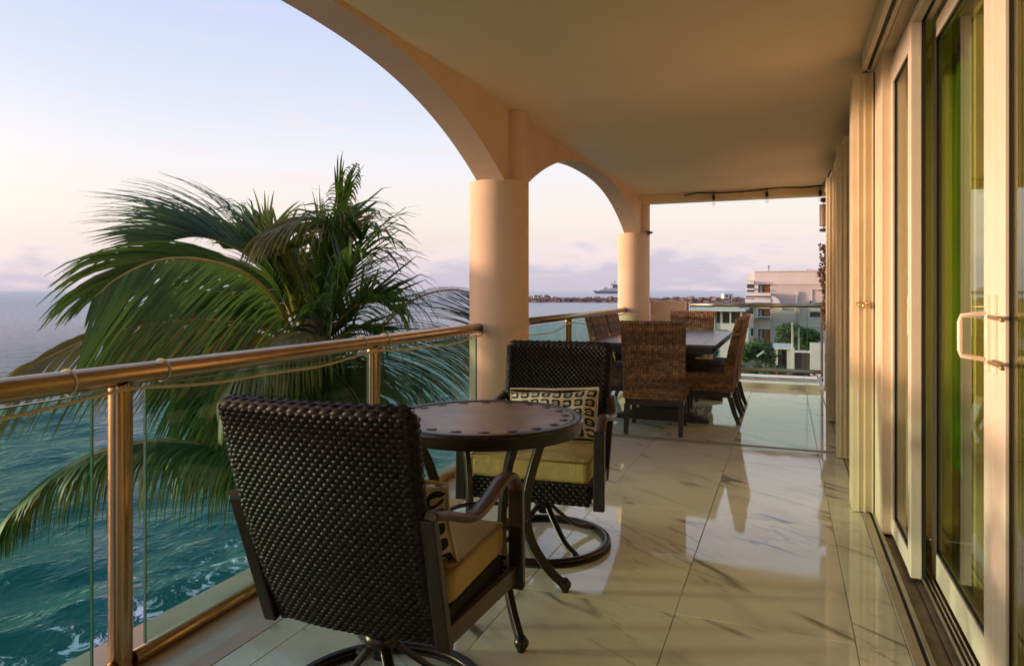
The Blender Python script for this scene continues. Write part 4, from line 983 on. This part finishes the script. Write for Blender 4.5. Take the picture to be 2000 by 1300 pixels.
# low frond crossing behind the glass
frond([A(600, 720, 5.9), A(590, 800, 5.6), A(520, 860, 5.3), A(420, 868, 5.1), A(320, 862, 4.95), A(220, 875, 4.8), A(120, 920, 4.7), A(40, 985, 4.6), A(-30, 1060, 4.55)], n=130, L=.72, droop=1.3, wind=wd * .2, w=.0145, fan=R(50), r0=.2)
frond([A(600, 720, 6.1), A(590, 790, 5.9), A(540, 850, 5.6), A(450, 880, 5.4), A(340, 900, 5.3)], n=90, L=.70, droop=1.2, wind=wd * .3, w=.015, r0=.15)
for (x1, y1, x2, y2, x3, y3, D, LL) in ((560, 715, 470, 730, 360, 790, 5.9, .95), (560, 700, 450, 700, 300, 760, 6.2, .95), (590, 760, 540, 790, 440, 860, 5.8, .85), (600, 770, 590, 840, 560, 930, 5.7, .8), (540, 690, 430, 690, 350, 740, 5.6, .9), (570, 730, 500, 760, 400, 830, 5.4, .85), (630, 780, 640, 860, 640, 960, 5.8, .75), (660, 730, 700, 780, 730, 860, 5.9, .8), (650, 710, 710, 740, 770, 820, 6.1, .85)):
    frond([A(612, 690, 6.0), A(x1, y1, D), A(x2, y2, D - .15), A(x3, y3, D - .3)], n=66, L=LL, droop=.35, wind=wd * .4 * (1 if x2 < 600 else -.5), w=.0115, twist=T1 if x2 < 600 else -T1, sides=(-1, 1) if y2 > 770 else (-1 if x2 < 600 else 1,))
frond([A(610, 690, 5.7), A(570, 672, 5.5), A(520, 680, 5.3), A(470, 720, 5.2), A(430, 780, 5.1)], n=70, L=.75, droop=.9, m=M_LEAFB, w=.013)
frond([A(620, 700, 5.8), A(620, 665, 5.6), A(590, 652, 5.4), A(545, 662, 5.2), A(510, 695, 5.1)], n=60, L=.6, droop=1.0, m=M_LEAFB, w=.013)
# upright central frond, its leaflets folded and kinked to the right
frond([A(618, 670, 6.0), A(640, 600, 6.1), A(655, 530, 6.2), A(662, 470, 6.3), A(668, 430, 6.35), A(674, 405, 6.4)], n=84, L=.92, droop=.30, wind=wd * -.25, kink=.55, twist=R(90), lmin=.10, sides=(1, -1), w=.014, gapr=.2, rach_r=.026)
frond([A(640, 470, 6.25), A(655, 430, 6.3), A(663, 400, 6.3), A(672, 372, 6.3), A(684, 350, 6.3), A(697, 322, 6.3)], n=26, L=.20, droop=.8, w=.010, twist=R(90), m=M_LEAFB)
frond([A(655, 500, 6.3), A(650, 448, 6.2), A(625, 430, 6.0), A(590, 432, 5.9), A(550, 445, 5.8), A(522, 455, 5.7)], n=60, L=.66, droop=.6, w=.008, fan=R(40), m=M_LEAFB, wind=wd * .9, rach_r=.008)
frond([A(625, 670, 6.0), A(660, 600, 5.9), A(685, 540, 5.8), A(700, 490, 5.8), A(708, 455, 5.8)], n=60, L=.85, droop=.42, kink=.8, upb=.3, gapr=.2, w=.019, twist=R(60))
frond([A(622, 680, 6.0), A(650, 640, 5.8), A(690, 600, 5.7), A(735, 590, 5.6), A(775, 610, 5.55)], n=60, L=.8, droop=.6, kink=.45, w=.0145, gapr=.1, upb=.3)
frond([A(622, 680, 6.0), A(655, 660, 5.9), A(700, 640, 5.8), A(750, 650, 5.7)], n=50, L=.75, droop=.7, kink=.3, w=.014)
# right frond arching behind the column
frond([A(640, 720, 6.2), A(690, 690, 6.3), A(745, 640, 6.4), A(800, 590, 6.5), A(860, 568, 6.6), A(920, 572, 6.7), A(985, 610, 6.8), A(1030, 660, 6.9)], n=112, L=1.40, droop=.22, wind=-wd * .2, w=.0115, fan=R(62), m=M_LEAFB, r0=.15, twist=R(55), sides=(1,))
frond([A(640, 720, 6.2), A(690, 690, 6.3), A(745, 640, 6.4), A(800, 590, 6.5), A(860, 568, 6.6), A(920, 572, 6.7), A(985, 610, 6.8), A(1030, 660, 6.9)], n=70, L=.45, droop=.4, wind=-wd * .8, w=.010, fan=R(26), m=M_LEAFB, r0=.2, twist=R(30), sides=(-1,), rach_r=.004)
frond([A(640, 740, 6.4), A(700, 700, 6.6), A(770, 660, 6.8), A(850, 640, 7.0), A(930, 650, 7.1)], n=80, L=1.2, droop=.25, wind=-wd * .3, w=.011, twist=R(50), fan=R(60), sides=(1,))
frond([A(640, 740, 6.3), A(690, 720, 6.3), A(750, 700, 6.3), A(830, 720, 6.3)], n=66, L=1.0, droop=.35, wind=-wd * .3, w=.012, twist=R(50), fan=R(58), sides=(1,))
frond([A(600, 700, 6.4), A(540, 700, 6.7), A(460, 690, 7.0), A(380, 700, 7.2), A(310, 730, 7.3)], n=80, L=1.0, droop=.8, w=.016)
# long stiff leaflets of an upright frond kinked over to the right
frond([A(618, 670, 6.0), A(650, 610, 5.9), A(672, 550, 5.85), A(690, 500, 5.8), A(700, 470, 5.8)], n=40, L=1.0, droop=.25, kink=.9, w=.02, twist=R(80), wind=-wd * .8, sides=(1,), fan=R(48), gapr=.25)
frond([A(618, 670, 6.1), A(640, 600, 6.1), A(655, 540, 6.1), A(662, 480, 6.1)], n=36, L=.9, droop=.2, kink=.7, w=.018, twist=R(100), wind=-wd * .6, sides=(-1, 1), fan=R(40), gapr=.3, m=M_LEAFB)
frond([A(600, 720, 6.1), A(585, 770, 6.0), A(565, 850, 6.0), A(560, 950, 6.0)], n=36, L=.5, droop=1.6, w=.011, m=M_LEAFD, gapr=.2)
frond([A(630, 720, 6.2), A(655, 780, 6.2), A(668, 860, 6.2), A(670, 950, 6.2)], n=36, L=.5, droop=1.6, w=.011, m=M_LEAFD, gapr=.2)
frond([A(600, 690, 6.5), A(540, 640, 6.6), A(490, 620, 6.7), A(440, 640, 6.8)], n=36, L=.7, droop=.9, w=.012, m=M_LEAFD, gapr=.3)
# young upright leaves, yellow-green
for a, b, c_ in ((575, 540, 555), (590, 500, 590), (605, 470, 603), (560, 560, 530), (625, 520, 640)):
    frond([A(606, 670, 6.15), A(a + 10, 600, 6.15), A(b + 50 if b < 520 else a, b, 6.2), A(c_, b - 20, 6.2)], n=26, L=.55, droop=.12, m=M_LEAFY, fan=R(22), w=.016, upb=.1, rach_r=.012)

# ------------------------------------------------------------------ far things
def foliage(name, c, rad, n, size, m, flowers=0, trunk=True, label='', cat='tree', group=None, lumps=7, base=None, seed=1):
    rnd = random.Random(seed); c = Vector(c); t = empty(name, (c.x, c.y, base if base is not None else c.z - rad[2]), 0, label, cat, group); o0 = t.location
    L = [(c + Vector((rnd.uniform(-.6, .6) * rad[0], rnd.uniform(-.6, .6) * rad[1], rnd.uniform(-.5, .55) * rad[2])), rnd.uniform(.35, .6)) for _ in range(lumps)]
    def leaves(cnt, s, mm, nm):
        mb = MB()
        for i in range(cnt):
            q, k = rnd.choice(L); d = Vector((rnd.gauss(0, 1), rnd.gauss(0, 1), rnd.gauss(0, 1))).normalized() * (rnd.random() ** .4)
            p = q + Vector((d.x * rad[0] * k, d.y * rad[1] * k, d.z * rad[2] * k)); u = Vector((rnd.gauss(0, 1), rnd.gauss(0, 1), rnd.gauss(0, .5))).normalized(); v = u.cross(Vector((rnd.gauss(0, 1), rnd.gauss(0, 1), 1))).normalized()
            z = s * rnd.uniform(.6, 1.4); p = p - o0; mb.quad(p - u * z, p - v * z * .45, p + u * z, p + v * z * .45)
        return mb.build(nm, mm, t)
    leaves(n, size, m, 'crown')
    if flowers: leaves(flowers, size * .8, M_FLOWER, 'blossom')
    b0 = Vector((0, 0, 0)); tr_ = MB(); top = c - o0
    tr_.sweep([b0, b0.lerp(top, .5) + Vector((rad[0] * .05, 0, 0)), top], [rad[0] * .07 + .04, rad[0] * .05 + .03, .03], n=8)
    for q, k in L[:5]: tr_.sweep([b0.lerp(top, .45), q - o0], [rad[0] * .035 + .02, .015], n=6)
    tr_.build('trunk', M_BARK, t); return t
GZ = -6.35
foliage('tree', at(1478, 690, 40), (1.15, 1.2, 1.1), 2600, .12, M_TREE, label='round bright green tree in front of the apartment block, behind the end railing', group='trees beyond the end railing', base=GZ, seed=2)
foliage('tree', at(1560, 662, 62), (2.6, 2.2, 1.5), 3200, .18, M_TREE, label='wide green tree behind the two white posts', group='trees beyond the end railing', base=GZ, seed=3)
foliage('tree', at(1432, 625, 90), (2.0, 2.0, 1.3), 1500, .22, M_TREE2, label='dark bush on the terrace of the low white house', group='trees beyond the end railing', base=GZ, seed=4)
foliage('tree', at(1455, 606, 110), (3.5, 3.0, 1.6), 1500, .28, M_TREE, label='pale green tree behind the low white house', group='trees beyond the end railing', base=GZ, seed=5)
foliage('shrub', at(1400, 742, 24), (1.4, 1.4, .7), 2200, .10, M_TREE2, 160, label='flowering shrub below the left part of the end railing', cat='shrub', group='flowering shrubs below the end railing', base=GZ, seed=6)
foliage('shrub', at(1470, 741, 24), (1.3, 1.3, .6), 2200, .10, M_TREE, 200, label='orange-flowered shrub below the middle of the end railing', cat='shrub', group='flowering shrubs below the end railing', base=GZ, seed=7)
foliage('shrub', at(1550, 741, 24), (1.5, 1.3, .6), 2200, .10, M_TREE2, 200, label='orange-flowered shrub below the right part of the end railing', cat='shrub', group='flowering shrubs below the end railing', base=GZ, seed=8)
foliage('shrub', at(1340, 700, 30), (2.2, 2, 1.3), 2200, .14, M_TREE2, 60, label='dark shrub mass seen under the dining table through the end glass', cat='shrub', group='flowering shrubs below the end railing', base=GZ, seed=9)

# apartment block: wall facing the viewer, axis aligned with the balcony
ab = empty('apartment_block', tuple(at(1457, 560, 85)[:2]) + (GZ,), 0, 'pale pink flat-roofed apartment block with orange-curtained windows', 'building')
# local frame: x along picture right, y away, scale 1px = 85/1333 m
PX = 85 / FPX
def lx(px): return (px - 1457) * PX / 1.056
def lz(py): return EYE - (py - 567) * PX - GZ
def abox(nm, x0, x1, y0, y1, d0, d1, m, par=ab, bevel=0): return MB().box((lx(x0), d0, lz(y1)), (lx(x1), d1, lz(y0))).build(nm, m, par, bevel=bevel)
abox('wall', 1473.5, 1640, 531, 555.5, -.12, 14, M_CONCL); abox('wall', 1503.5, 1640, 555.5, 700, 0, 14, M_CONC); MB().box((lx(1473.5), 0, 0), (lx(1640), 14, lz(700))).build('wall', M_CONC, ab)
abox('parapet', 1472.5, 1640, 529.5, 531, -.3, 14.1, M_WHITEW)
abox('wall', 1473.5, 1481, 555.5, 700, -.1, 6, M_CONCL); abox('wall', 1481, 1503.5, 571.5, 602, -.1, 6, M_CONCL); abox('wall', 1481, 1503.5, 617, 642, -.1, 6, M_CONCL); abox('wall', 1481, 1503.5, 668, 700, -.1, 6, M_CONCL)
for y0, y1 in ((555.5, 571.5), (602, 617), (642, 668)):
    w = abox('window', 1481, 1503.5, y0, y1, .45, .6, M_WIN)
    abox('curtain', 1490.5, 1502.5, y0 + 1, y1 - .5, .30, .42, M_CURTF, w); abox('frame', 1481, 1503.5, y0, y0 + 1, -.05, .1, M_DKBROWN, w); abox('mullion', 1489, 1490.2, y0 + 1, y1, .05, .2, M_DKBROWN, w); abox('mullion', 1481, 1482, y0 + 1, y1, .05, .2, M_DKBROWN, w); abox('curtain', 1483, 1488, y0 + 2, y1, .38, .44, M_WHITEW, w)
# glass balcony wing on the left
abox('wall', 1459.5, 1473, 533, 548, .8, 8, M_WHITEW); abox('balcony', 1456.5, 1473, 549, 555, -.9, 6, M_WHITEW); abox('window', 1458.5, 1473, 555, 563, .6, .8, M_WIN); abox('balcony', 1456.5, 1473.2, 563, 566, -.9, 6, M_WHITEW)
abox('window', 1458.5, 1473, 566, 570, .5, .7, M_DKBROWN); abox('balcony', 1456, 1505, 572, 577.5, -1.4, -.15, M_WHITEW); abox('balcony', 1456, 1505, 584, 590, -1.4, -.15, M_WHITEW); abox('window', 1458, 1504, 577.5, 580.2, -1.0, -.9, M_WIN); abox('balcony_rail', 1456, 1505, 580.5, 582, -1.4, -1.32, M_WHITEW)
abox('wall', 1457, 1473, 590, 702, -.3, 8, M_CONCL)
for y0, y1 in ((600, 612), (640, 655)): abox('window', 1459, 1471, y0, y1, -.36, -.28, M_DKBROWN)
abox('balcony', 1474, 1506, 617, 620, -1.5, -.13, M_WHITEW); abox('balcony_rail', 1481, 1503, 619, 621, -1.62, -1.52, M_DKBROWN)
abox('pipe', 1552, 1554.5, 569, 700, -.35, -.13, M_WHITEW); abox('drain_pipe', 1553.5, 1554.6, 600, 640, -.5, -.37, M_DKBROWN); abox('window', 1578, 1600, 607, 617, -.03, .05, M_WIN); abox('frame', 1581, 1600, 564, 565.2, -.12, .05, M_CONCL); abox('frame', 1581, 1582, 565, 592, -.12, .05, M_CONCL); abox('vent', 1578, 1579, 586, 592, -.25, .0, M_DKBROWN)
abox('floor_band', 1505, 1640, 633, 635, -.08, .1, M_CONCL)
abox('water_tank', 1520, 1527, 522, 529, 4, 6, M_WHITEW); abox('roof_hut', 1572, 1592, 524, 529, 6, 9, M_CONCL); MB().sweep([(lx(1500), 3, lz(530)), (lx(1500), 3, lz(517))], .05, n=5).bar((lx(1497), 3, lz(520)), (lx(1503), 3, lz(520)), .06, .06).build('aerial', M_DKBROWN, ab)
abox('air_conditioner', 1520, 1526, 600, 605, -.5, -.01, M_WHITEW); abox('air_conditioner', 1520, 1526, 646, 651, -.5, -.01, M_WHITEW)
# ramped white stair wall beside it
m = MB(); pr = [(1506, 578), (1513, 579), (1519, 584), (1524, 592), (1506, 592)]; k = len(pr)
m.add([(lx(a), -1.3, lz(b)) for a, b in pr] + [(lx(a), -.1, lz(b)) for a, b in pr], [tuple(range(k)), tuple(range(2 * k - 1, k - 1, -1))] + [(i, i + k, (i + 1) % k + k, (i + 1) % k) for i in range(k)]); m.build('stair_wall', M_WHITEW, ab)

def far_house(name, D, label, cat, boxes, rz=0):
    ox, oy = at(1457, 600, D)[:2]; e = empty(name, (ox, oy, GZ), rz, label, cat); p = D / FPX
    for nm, x0, x1, y0, y1, d0, d1, m in boxes: MB().box(((x0 - 1457) * p / 1.056, d0, EYE - (y1 - 567) * p - GZ), ((x1 - 1457) * p / 1.056, d1, EYE - (y0 - 567) * p - GZ)).build(nm, m, e)
    return e
far_house('low_house', 74, 'low white flat-roofed house with brown openings left of the apartment block', 'house',
          [('roof', 1330, 1456, 604, 608, -.6, 9, M_WHITEW), ('roof_terrace', 1390, 1440, 598, 603.5, 3, 8, M_WHITEW), ('wall', 1330, 1395, 608, 700, 0, 9, M_WHITEW), ('wall', 1395, 1450, 632, 700, .2, 9, M_WHITEW), ('wall', 1395, 1450, 608, 632, 2.5, 9, M_LAMP),
           ('column', 1405, 1410, 608, 632, .3, .6, M_WHITEW), ('column', 1424, 1427, 608, 632, .3, .6, M_WHITEW), ('column', 1445, 1449, 608, 632, .3, .6, M_WHITEW), ('wall', 1450, 1462, 640, 700, -.5, 5, M_WHITEW), ('window', 1400, 1420, 645, 655, .14, .2, M_DKBROWN), ('window', 1430, 1440, 645, 655, .14, .2, M_DKBROWN), ('water_tank', 1413, 1419, 592, 598, 4, 5, M_WIN), ('chimney', 1405, 1407, 589, 598, 4, 4.3, M_DKBROWN)])
far_house('pool_house', 46, 'small white house with a dark doorway under the wide green tree', 'house',
          [('roof', 1508, 1548, 676.5, 679, -.4, 4, M_WHITEW), ('wall', 1511, 1518, 679, 740, 0, 4, M_WHITEW), ('wall', 1518, 1535, 679, 740, 1.6, 4, M_LAMP), ('wall', 1535, 1541, 679, 740, 0, 4, M_WHITEW), ('door', 1526, 1531, 684, 712, 1.5, 1.58, M_DKBROWN), ('window', 1519, 1525, 684, 695, 1.5, 1.58, M_WHITEW)])
far_house('garden_wall', 44, 'white garden wall with a grey gate beside the small white house', 'wall',
          [('coping', 1549, 1578, 681, 685, -.1, .25, M_WHITEW), ('gate', 1550, 1577, 685, 740, .05, .12, M_DKBROWN), ('pier', 1541, 1549, 676, 740, -.1, .3, M_WHITEW), ('pier', 1578, 1604, 666, 745, -.2, .5, M_WHITEW)])
for x, y0, y1, w_, lab in ((1548, 632, 740, 2.2, 'taller thick white post in front of the wide green tree'), (1560, 641, 690, 1.6, 'shorter thin white post in front of the wide green tree')):
    b = at(x, y1, 43); t_ = at(x, y0, 43); p = 43 / FPX
    o = MB().lathe([(w_ * p, b.z), (w_ * p, t_.z), (w_ * p * 1.3, t_.z), (0, t_.z + .05)], n=10).build('post', M_WHITEW); o.location = (b.x, b.y, 0); tag(o, lab, 'post', 'white posts before the green tree')
dish = MB().sweep([at(1478, 696, 38), at(1492, 686, 38)], [.03, .08], n=8).build('floodlight', M_WHITEW); tag(dish, 'pale slanted floodlight in front of the round green tree', 'floodlight')

# breakwater
random.seed(9)
bw = MB()
p0 = at(990, 586, 500); p1 = at(1475, 588, 470); dd = Vector((p1.x - p0.x, p1.y - p0.y, 0)); LL_ = dd.length; dd.normalize(); nn = Vector((-dd.y, dd.x, 0))
for i in range(1500):
    s_ = random.uniform(0, LL_); h = random.random(); wy = random.gauss(0, 3.0); zt = SEA - .3 + (4.0 - abs(wy) * .75) * h
    b_ = Vector((p0.x, p0.y, 0)) + dd * s_ + nn * wy; r_ = random.uniform(.7, 2.0); k = len(bw.v)
    for sx in (-1, 1):
        for sy in (-1, 1):
            for sz in (-1, 1): bw.v.append((b_.x + sx * r_ * random.uniform(.5, 1.1), b_.y + sy * r_ * random.uniform(.5, 1.1), zt + sz * r_ * random.uniform(.3, .6)))
    bw.f += [(k, k + 1, k + 3, k + 2), (k + 4, k + 6, k + 7, k + 5), (k, k + 4, k + 5, k + 1), (k + 2, k + 3, k + 7, k + 6), (k, k + 2, k + 6, k + 4), (k + 1, k + 5, k + 7, k + 3)]; bw.sm += [False] * 6
o = bw.build('breakwater_rocks', M_ROCK); tag(o, 'long low breakwater of reddish boulders across the sea', 'breakwater', kind='stuff')
m = MB(); a, b = p0, p1 
for s_, zz in ((1, -4.7),):
    vs = [Vector((a.x, a.y, 0)) + nn * 2.2, Vector((b.x, b.y, 0)) + nn * 2.2, Vector((b.x, b.y, 0)) - nn * 2.2, Vector((a.x, a.y, 0)) - nn * 2.2]
    m.add([(v.x, v.y, SEA - 1) for v in vs] + [(v.x, v.y, -4.4) for v in vs], [(4, 5, 6, 7), (0, 1, 5, 4), (1, 2, 6, 5), (2, 3, 7, 6), (3, 0, 4, 7)])
struct(m.build('breakwater_core', M_ROCK))
def far_box(name, x0, x1, y0, y1, D, d, m, lab, cat, roof=None):
    p = D / FPX; c = at((x0 + x1) / 2, y1, D); e = empty(name, c, TH, lab, cat)
    w_ = (x1 - x0) * p / 2; h = (y1 - y0) * p
    MB().box((-w_, 0, 0), (w_, d, h)).build('body', m, e); MB().box((-w_ * 1.04, -.15, h), (w_ * 1.04, d + .15, h * 1.12)).build('roof', M_WHITEW, e)
    MB().box((-w_ * .7, -.06, h * .35), (-w_ * .2, .02, h * .8)).build('window', M_DKBROWN, e); MB().box((w_ * .2, -.06, 0), (w_ * .5, .02, h * .75)).build('door', M_DKBROWN, e)
far_box('harbour_shed', 1414, 1432, 574.5, 583, 430, 6, M_WHITEW, 'white box-shaped harbour shed at the landward end of the breakwater', 'shed')
far_box('harbour_shed', 1042, 1060, 576.5, 582, 485, 5, M_WHITEW, 'small white hut on the seaward end of the breakwater', 'shed')
tk = empty('parked_truck', at(1068, 581, 485), TH, 'tiny dark truck parked beside the small white hut on the breakwater', 'truck'); 
MB().box((-1.6, 0, .5), (.9, 2, 1.9)).build('body', M_HULL, tk); MB().box((.95, 0, .5), (1.9, 2, 1.4)).build('cab', M_HULL, tk)
for x in (-1, 1.2): MB().lathe([(0, -.1), (.5, -.1), (.5, .1), (0, .1)], n=12).build('wheel', M_BLACK, tk, loc=(x, 0, .45)).rotation_euler = (R(90), 0, 0)

# ship on the horizon
Ds = 1750; ps = Ds / FPX; sb_ = at(1158, 573.5, Ds); sh = empty('ship', (sb_.x, sb_.y, SEA), TH, 'grey-hulled ship with white superstructure near the horizon', 'ship')
def sx_(px): return (px - 1158) * ps
hull = MB(); top_ = [(0, 5.2), (8, 4.4), (75, 3.8), (75, -.5), (6, -.5)]; k = len(top_)
hull.add([(sx_(1158 + x), -5, z * 1.7) for x, z in top_] + [(sx_(1158 + x), 5, z * 1.7) for x, z in top_], [tuple(range(k)), tuple(range(2 * k - 1, k - 1, -1))] + [(i, i + k, (i + 1) % k + k, (i + 1) % k) for i in range(k)]); hull.build('hull', M_HULL, sh)
def sbx(nm, a, b, z0, z1, m, w=4): MB().box((sx_(a), -w, z0), (sx_(b), w, z1)).build(nm, m, sh)
sbx('deckhouse', 1170, 1226, 6.6, 10, M_SHIPW); sbx('deckhouse', 1176, 1200, 10, 13, M_SHIPW, 3.5); sbx('bridge', 1179, 1187, 13, 16.5, M_SHIPW, 3); sbx('deckhouse', 1190, 1222, 10, 14.5, M_SHIPW, 3)
sbx('funnel', 1196, 1208, 14.5, 22, M_HULL, 2); sbx('crane', 1193, 1212, 22, 24, M_HULL, 1); MB().sweep([(sx_(1200), 0, 22), (sx_(1200.5), 0, 37)], [.9, .5], n=6).build('mast', M_HULL, sh); MB().bar((sx_(1197.5), 0, 31), (sx_(1203), 0, 31), .8, .8).build('radar', M_HULL, sh); MB().bar((sx_(1193), 0, 24), (sx_(1197), 0, 29), 1, 1).build('boom', M_HULL, sh)
